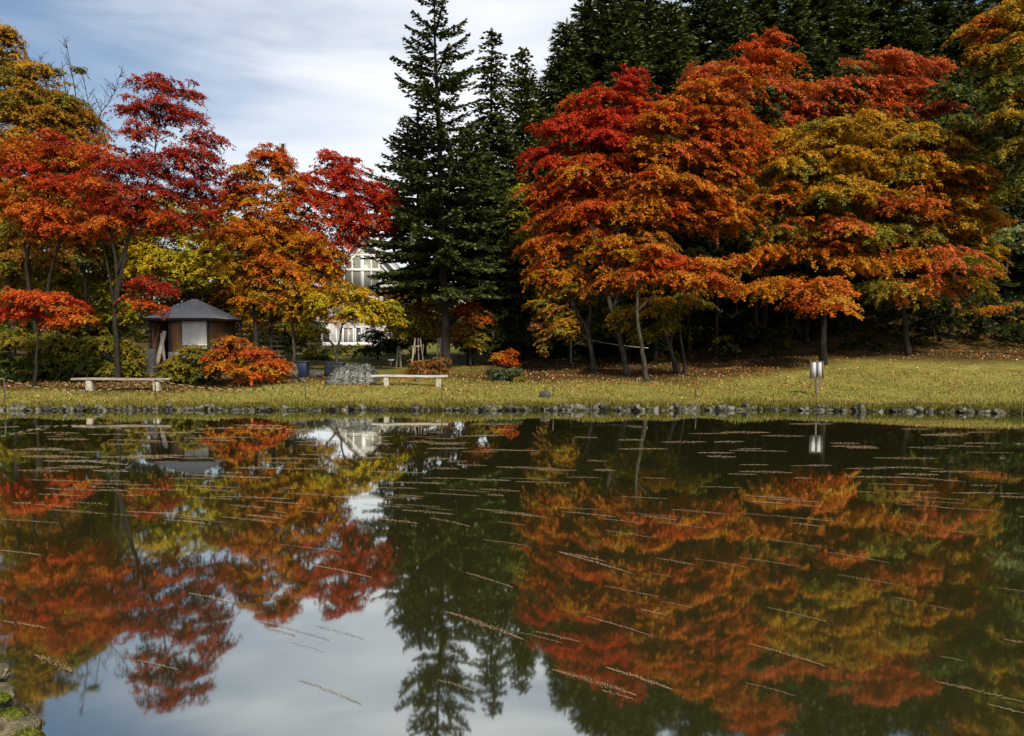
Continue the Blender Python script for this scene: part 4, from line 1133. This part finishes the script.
# ------------------------------------------------------------------ benches
def bench(x0, x1, pyt, pyb, legs, label, mat, leg_w, Y):
    a, b = px_x(x0, Y), px_x(x1, Y); xc = (a + b) / 2; z = float(gz(xc, Y))
    root = empty('plank_bench', (xc, Y, z), label, 'bench')
    zt = at((x0 + x1) / 2, pyt, Y)[2] - z
    r = np.random.default_rng(int(x0))
    n = 14
    xs = np.linspace(a - xc, b - xc, n)
    th = .085
    V = []
    for i, x in enumerate(xs):
        e = .03 * math.sin(i * .9) + r.normal() * .008
        tip = 1 - .35 * (abs(2 * i / (n - 1) - 1) ** 6)
        for y, zz in ((-.2 * tip + e, zt - th), (.2 * tip + e, zt - th), (.2 * tip + e, zt), (-.2 * tip + e, zt)):
            V.append((x, y, zz + .012 * math.sin(i * .5)))
    Q = []
    for i in range(n - 1):
        for k in range(4):
            k2 = (k + 1) % 4
            Q.append((i * 4 + k, (i + 1) * 4 + k, (i + 1) * 4 + k2, i * 4 + k2))
    Q += [(0, 1, 2, 3), ((n - 1) * 4 + 3, (n - 1) * 4 + 2, (n - 1) * 4 + 1, (n - 1) * 4)]
    m = MB(); m.add(V, Q); m.build('seat', M[mat], root, bevel=.012)
    for lx in legs:
        l = MB(); l.box((px_x(lx, Y) - xc, 0, (zt - th) / 2 - .07), (leg_w, .32, zt - th + .14 - .004), taper=.94)
        l.build('leg', M['concrete'], root, bevel=.02)
bench(72, 171, 378, 391, (90, 157), 'long grey weathered plank bench under the crimson maple', 'plank_grey', .26, 31.4)
bench(371, 448, 375, 386, (386.5, 438.7), 'pale plank bench on stone legs beside the tarp-covered pile', 'plank_pale', .22, 32.6)

# ------------------------------------------------------------------ notice sign
def sign():
    Y = 29.4; xc = px_x(817, Y); z = float(gz(xc, Y))
    root = empty('notice_sign', (xc, Y, z), 'grey metal notice sign with two white panels on a post', 'sign')
    def h(py): return at(817, py, Y)[2] - z
    def w(px): return (px - 817) / F * Y
    p = MB(); p.box((0, .03, h(361.5) / 2 - .12), (.065, .05, h(361.5) + .25)); p.build('post', M['steel'], root, bevel=.006)
    f = MB(); zt, zb = h(361), h(378.5)
    for x in (810.9, 822.9): f.box((w(x), -.01, (zt + zb) / 2), (.045, .05, zt - zb), )
    for zz in (zt - .02, zb + .02): f.box((0, -.008, zz), (w(822.9) - w(810.9) - .046, .046, .04))
    f.box((0, -.012, (zt + zb) / 2), (.05, .044, zt - zb - .085))
    f.build('frame', M['steel'], root)
    for a, b in ((812.4, 816.0), (818.2, 821.6)):
        q = MB(); q.box(((w(a) + w(b)) / 2, -.014, (zt + zb) / 2), (w(b) - w(a), .02, zt - zb - .1)); q.build('white_panel', M['sign_panel'], root)
sign()

# ------------------------------------------------------------------ stakes and ropes
stake_pts = [(5, 378, 401), (155.5, 379, 402), (305.5, 384, 401), (441.5, 386, 402), (553, 383, 397), (695.5, 385, 398)]
stake_lab = ['thin stake holding the rope at the far left edge', 'thin stake in front of the right leg of the weathered bench', 'thin stake left of the middle of the lawn below the blue boxes', 'thin stake in front of the right leg of the pale bench', 'thin stake beside the dark stone on the lawn', 'thin stake on the lawn below the three-stemmed maple']
tops = []
for (px, pt, pb), lab in zip(stake_pts, stake_lab):
    g0 = ground_at(px, pb)
    Y = g0[1]; H = at(px, pt, Y)[2] - g0[2]
    m = MB(); m.tube([(0, 0, -.2), (.01, 0, H * .5), (0, 0, H)], [.028, .026, .022], 7)
    o = m.build('stake', M['post_wood'], smooth=True); o.location = tuple(g0)
    tag(o, lab, 'stake', 'thin stakes along the lawn')
    tops.append(g0 + np.array([0, 0, H]))
def rope(a, b, sag, rad, mat, label):
    t = np.linspace(0, 1, 28)[:, None]
    P = a + (b - a) * t
    P[:, 2] -= sag * 4 * (t * (1 - t))[:, 0]
    m = MB(); m.tube(P - a, rad, 5)
    o = m.build('rope', M[mat], smooth=True); o.location = tuple(a); tag(o, label, 'rope')
rope(tops[0] + np.array([-5.5, 0, .1]), tops[0] - np.array([0, 0, .03]), .1, .012, 'rope', 'short striped rope leaving the frame at the far left stake')
rope(tops[0] - np.array([0, 0, .03]), tops[1] - np.array([0, 0, .03]), .42, .012, 'rope', 'striped rope sagging in front of the weathered bench')
rope(tops[1] - np.array([0, 0, .03]), tops[2] - np.array([0, 0, .03]), .26, .012, 'rope', 'striped rope sagging in front of the dwarf orange maple')
a = at(571, 335, 46); b = at(648, 348, 40)
rope(a, b, .12, .022, 'rope_white', 'pale rope stretched between trunks under the red maple')
ga = np.array([a[0], a[1], float(gz(a[0], a[1]))])
m = MB(); m.tube([(0, 0, -.2), (0, 0, a[2] - ga[2] + .1)], .05, 7)
o = m.build('post', M['stake_pale'], smooth=True); o.name = 'fence_post'; o.location = tuple(ga); tag(o, 'short pale post holding the left end of the pale rope', 'post')

# ------------------------------------------------------------------ things on the lawn
def lump(name, mat, label, cat, loc, size, seed, group=None, sub=3, rough=.22, parent=None):
    import bmesh
    bm = bmesh.new(); bmesh.ops.create_icosphere(bm, subdivisions=sub, radius=1)
    from mathutils import noise as mn, Vector
    for v in bm.verts:
        n = mn.noise(v.co * 1.1 + Vector((seed * 3.1, seed, 0))) * rough * 1.6 + mn.noise(v.co * 3 + Vector((seed, 0, seed * 2))) * rough * .5
        v.co *= 1 + n
        v.co.x *= size[0]; v.co.y *= size[1]; v.co.z *= size[2]
    me = bpy.data.meshes.new(name); bm.to_mesh(me); bm.free()
    me.polygons.foreach_set('use_smooth', np.ones(len(me.polygons), bool))
    me.materials.append(M[mat])
    o = bpy.data.objects.new(name, me); C.objects.link(o); o.location = tuple(float(v) for v in loc)
    if parent: o.parent = parent
    if label: tag(o, label, cat, group)
    return o

# tarp pile
def tarp_pile():
    g0 = ground_at(352, 384); Y = g0[1] + .4; s = Y / F
    z = float(gz(g0[0], Y))
    import bmesh
    from mathutils import noise as mn, Vector
    nxs, nys = 60, 34
    hw, hd = 25 * s, .75
    H = at(352, 363.5, Y)[2] - z
    V = np.zeros((nys, nxs, 3))
    for j in range(nys):
        for i in range(nxs):
            u = 2 * i / (nxs - 1) - 1; v = 2 * j / (nys - 1) - 1
            e = (1 - abs(u) ** 5) ** .55 * (1 - abs(v) ** 4) ** .6 if abs(u) < 1 and abs(v) < 1 else 0
            top = H * (.93 + .07 * math.sin(u * 2.4 + .4)) * (1 if u > -.55 else .75 + .25 * (u + 1) / .45)
            p = Vector((u * 3.2, v * 2.2, 0))
            fold = mn.noise(p * 1.6) * .14 + mn.noise(p * 4.4 + Vector((9, 3, 0))) * .10 - abs(mn.noise(p * 2.4 + Vector((2, 7, 1)))) * .20
            V[j, i] = (u * hw * (1 + .04 * mn.noise(p * 3)), v * hd * (1 + .05 * mn.noise(p * 2.2 + Vector((1, 1, 5)))), max(-.05, e * (top + fold)) - .03)
    ix = np.arange(nxs * nys).reshape(nys, nxs)
    Q = np.stack([ix[:-1, :-1], ix[:-1, 1:], ix[1:, 1:], ix[1:, :-1]], -1).reshape(-1, 4)
    o = mesh_obj('tarp_covered_pile', V.reshape(-1, 3), Q, M['tarp'], smooth=True)
    o.location = (px_x(353, Y), Y, z); tag(o, 'crumpled grey-green camouflage tarp draped over a pile', 'tarp')
tarp_pile()
def crate(px0, px1, py0, py1, dY, mat, label, name='storage_box', depth=.6, lid=True):
    g0 = ground_at((px0 + px1) / 2, py1); Y = g0[1] + dY; s = Y / F; xc = px_x((px0 + px1) / 2, Y); z = float(gz(xc, Y))
    root = empty(name, (xc, Y, z), label, 'box')
    wd = (px1 - px0) * s; H = at((px0 + px1) / 2, py0, Y)[2] - z
    m = MB(); m.box((0, 0, H * .45), (wd * .94, depth, H * .9)); m.build('body', M[mat], root, bevel=.03)
    m = MB(); m.box((0, 0, H * .95), (wd, depth * 1.06, H * .1)); m.build('lid', M[mat], root, bevel=.02)
crate(294, 308.5, 361, 377, .2, 'blue', 'blue plastic box standing behind a stake at the dwarf maple')
crate(325, 345, 362.5, 378, .9, 'navy', 'navy covered box behind the left end of the tarp pile')
g0 = ground_at(316, 378)
lump('stone', 'stone_dark', 'small dark boulder beside the blue plastic box', 'stone', g0 + np.array([0, 0, .12]), (.30, .25, .26), 4)
g0 = ground_at(292, 379)
lump('stone', 'stone', 'pale grey boulder left of the blue plastic box', 'stone', g0 + np.array([0, 0, .2]), (.32, .3, .42), 9)
g0 = ground_at(302, 382)
lump('stone', 'stone', 'small grey stone in front of the blue plastic box', 'stone', g0 + np.array([0, 0, .05]), (.2, .18, .16), 12)
g0 = ground_at(545, 397)
lump('stone', 'stone_dark', 'flat dark stone lying on the lawn beside a stake', 'stone', g0 + np.array([0, 0, .07]), (.21, .2, .17), 6, rough=.15)
g0 = ground_at(415, 383)
lump('stone', 'stone', 'small pale stone under the pale plank bench', 'stone', g0 + np.array([0, .6, .05]), (.13, .12, .12), 15)
# garden tap pillar
def pillar():
    g0 = ground_at(391, 368); Y = g0[1]; H = at(391, 359.5, Y)[2] - g0[2]
    root = empty('garden_pedestal', g0, 'small grey pedestal with a white cap on the lawn', 'pedestal')
    m = MB(); m.box((0, 0, H * .42 - .05), (.13, .13, H * .84 + .1)); m.build('column', M['steel'], root, bevel=.01)
    m = MB(); m.box((0, 0, H * .94), (.30, .30, H * .16)); m.build('cap', M['white'], root, bevel=.02)
pillar()
# sapling support frames
def tripod(px, pyb, pyt, wpx, label, Y):
    x = px_x(px, Y); z = float(gz(x, Y)); H = at(px, pyt, Y)[2] - z
    root = empty('sapling_support', (x, Y, z), label, 'tree support')
    hw = wpx / 2 / F * Y
    for k, (dx, dy) in enumerate(((-hw, -.15), (hw, -.15), (0, .35))):
        m = MB(); m.tube([(dx, dy, -.15), (dx * .35, dy * .4, H)], [.045, .04], 7); m.build('pole', M['stake_pale'], root, smooth=True)
    m = MB(); m.tube([(-hw * .9, -.12, H * .72), (hw * .9, -.12, H * .74)], .035, 6); m.build('crossbar', M['stake_pale'], root)
tripod(418, 362, 338, 14, 'pale wooden pole frame propping the pinkish-brown small tree', 41.5)
tripod(399, 362, 346, 5, 'short pale stake frame left of the larger sapling frame', 42.5)
tripod(440, 361, 338, 7, 'pale pole frame partly behind the tall fir trunk', 41)

# ------------------------------------------------------------------ edging stones
EDGE = 'rough grey stone in the row edging the far pond bank'
protos = []
x = -19.5
re = np.random.default_rng(21)
while x < 20.5:
    if re.random() < .22: x += re.uniform(.1, .35)
    wd = re.uniform(.07, .20) * (1.3 if x > 2 and re.random() < .45 else 1)
    x += wd * .8
    y = float(shore(x)) + .07 + re.normal() * .07
    z = .015 + re.normal() * .05
    if len(protos) < 10:
        o = lump('edging_stone', 'stone' if len(protos) < 6 else 'stone_pale', EDGE, 'stone', (x, y, z), (.26, .24, .22), 30 + len(protos), 'stones edging the far bank', sub=3, rough=.55)
        protos.append(o)
    else:
        o = protos[int(re.integers(0, 10))].copy(); C.objects.link(o); o.location = (x, y, z)
    sc_ = wd / .26
    o.scale = (sc_ * .9, sc_, sc_ * re.uniform(.6, 1.05)); o.rotation_euler = (re.normal() * .4, re.normal() * .4, re.uniform(0, 6.28))
    x += wd * (.55 if re.random() < .7 else 1.1)

# near mossy rocks, bottom left
def near_rock(px, py, Y, size, seed, label, mat='lichen_stone'):
    p = at(px, py, Y)
    return lump('mossy_rock', mat, label, 'rock', p - np.array([0, 0, size[2] * .8]), size, seed, sub=5, rough=.24)
r1 = near_rock(-8, 666, 4.5, (.075, .08, .07), 51, 'upper small rounded rock at the near bank edge')
r2 = near_rock(-10, 690, 4.3, (.105, .12, .085), 52, 'middle lichen-spotted rock on the near bank')
r3 = near_rock(-2, 722, 4.05, (.19, .18, .10), 53, 'lowest near rock capped with bright moss')
for loc, sz, sd, lb_ in (((-3.35, 4.3, .15), (.55, .5, .5), 54, 'large boulder under the small near-bank rocks'), ((-2.75, 3.85, .1), (.42, .4, .5), 55, 'bank boulder beneath the moss-capped rock')):
    lump('mossy_rock', 'lichen_stone', lb_, 'rock', loc, sz, sd, sub=4, rough=.2)
def moss_on(center, rad, seed, parent, n=2600):
    r = np.random.default_rng(seed)
    u = r.normal(size=(n, 3)); u[:, 2] = np.abs(u[:, 2]); u /= np.linalg.norm(u, axis=1)[:, None]
    P = u * np.array(rad) * r.uniform(.85, 1.06, n)[:, None]
    col = np.array([(.11, .14, .012), (.08, .11, .010), (.16, .17, .022)])[r.integers(0, 3, n)] * r.uniform(.6, 1.3, n)[:, None]
    Nn = u + r.normal(size=u.shape) * .5; Nn /= np.linalg.norm(Nn, axis=1)[:, None]
    V, Q, cc = leaf_quads(P, Nn, r.uniform(.012, .028, n), r.uniform(.008, .018, n), col, r)
    o = mesh_obj('moss', V, Q, M['grass'], parent, col=cc)
    o.location = tuple(np.array(center) - np.array(parent.location))
p = at(24, 733, 4.0); moss_on(p - np.array([0, 0, .06]), (.09, .09, .07), 3, r3, 3600)
p = at(8, 712, 4.1); moss_on(p - np.array([0, 0, .03]), (.08, .07, .035), 4, r3, 1500)
p = at(-4, 694, 4.25); moss_on(p - np.array([0, 0, .03]), (.07, .05, .03), 5, r2, 900)

# ------------------------------------------------------------------ grass, fallen leaves, floating leaves
def scatter_grass():
    r = np.random.default_rng(61)
    n = 90000
    x = r.uniform(-21, 24, n); s = .10 + 7.0 * r.random(n) ** 1.6
    y = shore(x) + s
    keep = ~((x < -10.5) & (s > 3.0) & (r.random(n) < .8))
    keep &= r.random(n) < np.clip(1.15 - s / 8.5, .1, 1)
    x, y, s = x[keep], y[keep], s[keep]
    m = 22000
    xe = r.uniform(-21, 24, m); xe = xe[r.random(m) < .45 + .55 * np.sin(xe * 1.9 + np.sin(xe * .7) * 2)]; se = r.uniform(.12, .42, len(xe))
    x = np.concatenate([x, xe]); s = np.concatenate([s, se]); y = np.concatenate([y, shore(xe) + se]); n = len(x)
    z = gz(x, y)
    h = r.uniform(.03, .10, n) * np.where(s < .6, 1.9, 1) * (.6 + .7 * np.clip(np.sin(x * 1.7 + y * 2.3) * np.sin(x * .6 - y * 1.1) + .5, 0, 1.3)); w_ = r.uniform(.010, .022, n)
    a = r.uniform(0, 2 * PI, n); le = r.normal(size=(n, 2)) * .045; le[:, 1] -= np.where(s < .45, .06, 0)
    b = np.stack([np.cos(a), np.sin(a)], 1) * w_[:, None]
    base = np.stack([x, y, z - .01], 1)
    tip = base + np.column_stack([le, h])
    V = np.stack([base - np.column_stack([b, np.zeros(n)]), base + np.column_stack([b, np.zeros(n)]), tip + np.column_stack([b * .35, np.zeros(n)]), tip - np.column_stack([b * .35, np.zeros(n)])], 1).reshape(-1, 3)
    cols = np.array([(.21, .23, .035), (.28, .27, .055), (.16, .19, .026), (.36, .31, .09), (.34, .25, .075)])
    patch = np.clip(.5 + .5 * np.sin(x * .8 + np.sin(y * 1.3) * 2) + .5 * np.sin(x * 2.1 + y * 1.7) * np.sin(x * .33 - y), 0, 1)
    ci = r.integers(0, 5, n)
    col = cols[ci] * r.uniform(.75, 1.25, n)[:, None]
    col = col * (1 - .45 * patch[:, None]) + .45 * patch[:, None] * np.array([.32, .28, .075])
    o = mesh_obj('grass', V, np.arange(4 * n).reshape(n, 4), M['grass'], col=np.repeat(col, 4, 0))
    tag(o, 'short yellow-green grass of the lawn along the far bank', 'grass', kind='stuff')
scatter_grass()
def scatter_leaves():
    r = np.random.default_rng(62)
    n = 80000
    x = r.uniform(-24, 30, n); s = .35 + 26 * r.random(n) ** 1.25
    y = shore(x) + s
    dens = np.interp(s, [0, 3, 5, 8, 20, 27], [.30, .38, .9, 1, .7, .4])
    clear = (x < 0) & (x > -14) & (s > 8)
    dens = np.where(clear, dens * .35, dens)
    dens = np.where((x > 12) & (s < 11), dens * .55, dens)
    drift = np.clip(.75 + .8 * np.sin(x * .9 + 1.7 * np.sin(y * .6)) * np.sin(y * 1.3 - x * .4), .15, 1.5)
    keep = r.random(n) < dens * drift
    x, y = x[keep], y[keep]; n = len(x)
    z = gz(x, y) + r.uniform(.012, .05, n)
    cols = np.array([(.40, .13, .03), (.34, .08, .025), (.42, .22, .05), (.22, .09, .03), (.38, .27, .10), (.16, .06, .02), (.62, .50, .30)])
    col = cols[r.choice(7, n, p=[.18, .13, .16, .17, .12, .12, .12])] * r.uniform(.7, 1.2, n)[:, None]
    Nn = np.stack([r.normal(size=n) * .4, r.normal(size=n) * .4, np.ones(n)], 1); Nn /= np.linalg.norm(Nn, axis=1)[:, None]
    L = r.uniform(.05, .10, n)
    V, Q, cc = leaf_quads(np.stack([x, y, z], 1), Nn, L, L * .8, col, r)
    o = mesh_obj('fallen_leaves', V, Q, M['litter'], col=cc)
    tag(o, 'orange and brown fallen leaves scattered over lawn and bank', 'fallen leaves', kind='stuff')
scatter_leaves()

STREAK = 'thin pale streak of drifted leaves lying on the dark pond'
LEAFC = np.array([(.37, .28, .17), (.33, .22, .12), (.42, .33, .20), (.37, .23, .15), (.27, .20, .11)])
def streak(a, b, width, r, dens=1.0, label=None, tint=None):
    a = np.array(a); b = np.array(b); L = np.linalg.norm(b - a); c = (a + b) / 2
    d = (b - a) / L; sd = np.array([-d[1], d[0], 0])
    dist = np.linalg.norm(c)
    size = float(np.interp(dist, [5, 8, 14, 22, 28], [.013, .019, .032, .055, .07]))
    n = max(24, int(dens * float(np.interp(dist, [6, 14, 24], [.55, .68, .85])) * L * (width + .012) / (size * size * .42)))
    t = (np.arange(n) + r.random(n)) / n - .5
    env = np.clip(1 - np.abs(2 * t) ** 1.6, 0, 1) * .92 + .05
    off = r.normal(size=n) * width * .45 * env
    bow = .02 * L * (1 - (2 * t) ** 2)
    P = d * (t * L)[:, None] + sd * (off + bow)[:, None] + np.array([0, 0, 1.])[None] * r.uniform(.004, .009, n)[:, None]
    Ld = size * r.uniform(.7, 1.6, n); Wd = size * .42 * r.uniform(.6, 1.2, n)
    ang = r.normal(size=n) * .35
    u = d[None] * np.cos(ang)[:, None] + sd[None] * np.sin(ang)[:, None]
    v = np.stack([-u[:, 1], u[:, 0], np.zeros(n)], 1)
    tl = np.array([0, 0, .0012])
    V = np.stack([P - u * Ld[:, None] * .5, P - v * Wd[:, None] * .5 + tl, P + u * Ld[:, None] * .5, P + v * Wd[:, None] * .5 + tl], 1).reshape(-1, 3)
    base = LEAFC[r.integers(0, 5)] if tint is None else np.array(tint)
    col = (base * .9 + LEAFC[r.integers(0, 5, n)] * .1) * r.uniform(.92, 1.08, n)[:, None]
    o = mesh_obj('leaf_streak', V, np.arange(4 * n).reshape(n, 4), M['litter'], col=np.repeat(col, 4, 0))
    o.location = tuple(c)
    tag(o, label or STREAK, 'leaf drift', 'streaks of leaves drifting on the pond')
rs = np.random.default_rng(71)
big = [((552, 670), (636, 696), .055, 'broad pale leaf streak near the sky reflection below the red maple mirror image'),
       ((606, 668), (672, 690), .035, None), ((587, 617), (650, 636), .02, None), ((446, 612), (523, 640), .055, 'wide pinkish leaf streak beside the mirrored spire'),
       ((466, 573), (513, 588), .028, None), ((482, 540), (527, 546), .03, None), ((558, 552), (606, 562), .04, None), ((606, 531), (652, 538), .028, None), ((560, 553), (632, 574), .03, None),
       ((762, 539), (818, 547), .025, None), ((824, 552), (888, 563), .018, None), ((768, 608), (826, 622), .016, None), ((748, 644), (826, 667), .022, 'long thin leaf streak below the mirrored golden maple'),
       ((935, 682), (1024, 703), .03, 'long pale leaf streak running out at the lower right edge'), ((988, 705), (1024, 714), .02, None), ((900, 500), (962, 504), .05, None), ((960, 493), (1020, 494), .06, None), ((868, 484), (932, 486), .05, None),
       ((897, 477), (965, 482), .10, 'pale cluster of leaves afloat below the mirrored far amber maple'), ((740, 465), (768, 465), .08, None), ((790, 466), (820, 466), .07, None), ((904, 522), (930, 526), .03, None), ((694, 559), (748, 568), .016, None),
       ((300, 680), (362, 704), .018, None), ((90, 462), (128, 465), .14, 'thick yellowish leaf streak floating at the left of the pond'), ((110, 440), (160, 441), .18, None), ((128, 456), (180, 458), .16, None), ((200, 487), (236, 488), .09, None), ((165, 520), (205, 524), .05, None), ((128, 512), (176, 514), .05, None),
       ((30, 480), (82, 482), .08, None), ((60, 466), (104, 467), .1, None), ((188, 475), (250, 478), .1, None), ((216, 497), (290, 499), .07, None), ((330, 497), (392, 499), .05, None), ((395, 505), (440, 507), .04, None), ((430, 518), (470, 527), .05, None),
       ((35, 655), (72, 672), .05, 'faint pinkish leaf streak near the near-bank rocks'), ((280, 545), (340, 552), .025, None), ((310, 565), (372, 578), .03, None), ((262, 622), (330, 640), .015, None), ((500, 478), (548, 480), .06, None), ((640, 478), (668, 479), .06, None), ((560, 508), (600, 510), .04, None), ((480, 450), (540, 451), .12, None), ((425, 443), (470, 443), .13, None), ((700, 487), (742, 488), .05, None), ((620, 497), (668, 499), .045, None)]
for a, b, w_, lab in big:
    streak(on_water(*a), on_water(*b), w_ * 1.15, rs, 1.0, lab)
for i in range(232):
    py = 424 + 100 * rs.random() ** 1.25 if i < 206 else rs.uniform(520, 700)
    px = rs.uniform(-10, 1030)
    if i % 3 == 0 and py < 520: px = rs.uniform(-10, 430)
    ln = rs.uniform(14, 62) * (.8 if py < 450 else 1)
    sl = np.interp(py, [430, 480, 520, 600, 700], [.0, .02, .12, .22, .28]) * np.interp(px, [0, 300, 700, 1024], [.7, 1.1, 1, .8])
    w_ = np.interp(py, [425, 450, 500, 560, 700], [.26, .19, .085, .034, .024]) * rs.uniform(.5, 1.4)
    streak(on_water(px, py), on_water(px + ln, py + ln * sl + rs.normal() * .4), w_, rs, rs.uniform(.7, 1.0))

def undergrowth():  # dark leafy mass added to make the forest slope read as deep shade
    r = np.random.default_rng(91)
    pads = []
    for i in range(800):
        x = 6 + 42 * r.random() ** .8; y = r.uniform(41.2, 58)
        if x < 10 and y < 45: continue
        z = float(gz(x, y)) + r.uniform(.1, 1.7) * (1.5 if x > 16 else 1)
        pads.append((np.array([x, y, z]), r.uniform(.5, 1.0), 'dkgreen' if r.random() < .8 else 'olive', None))
    V, Q, col = crown_mesh(pads, (20, 30), .18, 1.0, r)
    o = mesh_obj('undergrowth', V, Q, M['leaf'], col=col)
    tag(o, 'dark tangled undergrowth added to deepen the shade on the forest slope', 'undergrowth', kind='stuff')
undergrowth()
# far wooded slopes behind everything, left and centre
def far_wood():
    r = np.random.default_rng(81)
    pads = []
    for i in range(1500):
        x = r.uniform(-190, 40); y = 165 + r.uniform(-10, 12)
        top = 13 + 4 * math.sin(x * .07) + 2.5 * math.sin(x * .19)
        pads.append((np.array([x, y, r.uniform(1.5, top)]), r.uniform(1.6, 2.8), ['olive', 'green', 'dkgreen', 'brown', 'rust'][int(r.integers(0, 5))], None))
    V, Q, col = crown_mesh(pads, (0, 100), .8, .9, r, jit=.25)
    o = mesh_obj('far_wood', V, Q, M['leaf'], col=col)
    tag(o, 'low far-off wood behind the white house', 'wood', kind='stuff')
far_wood()
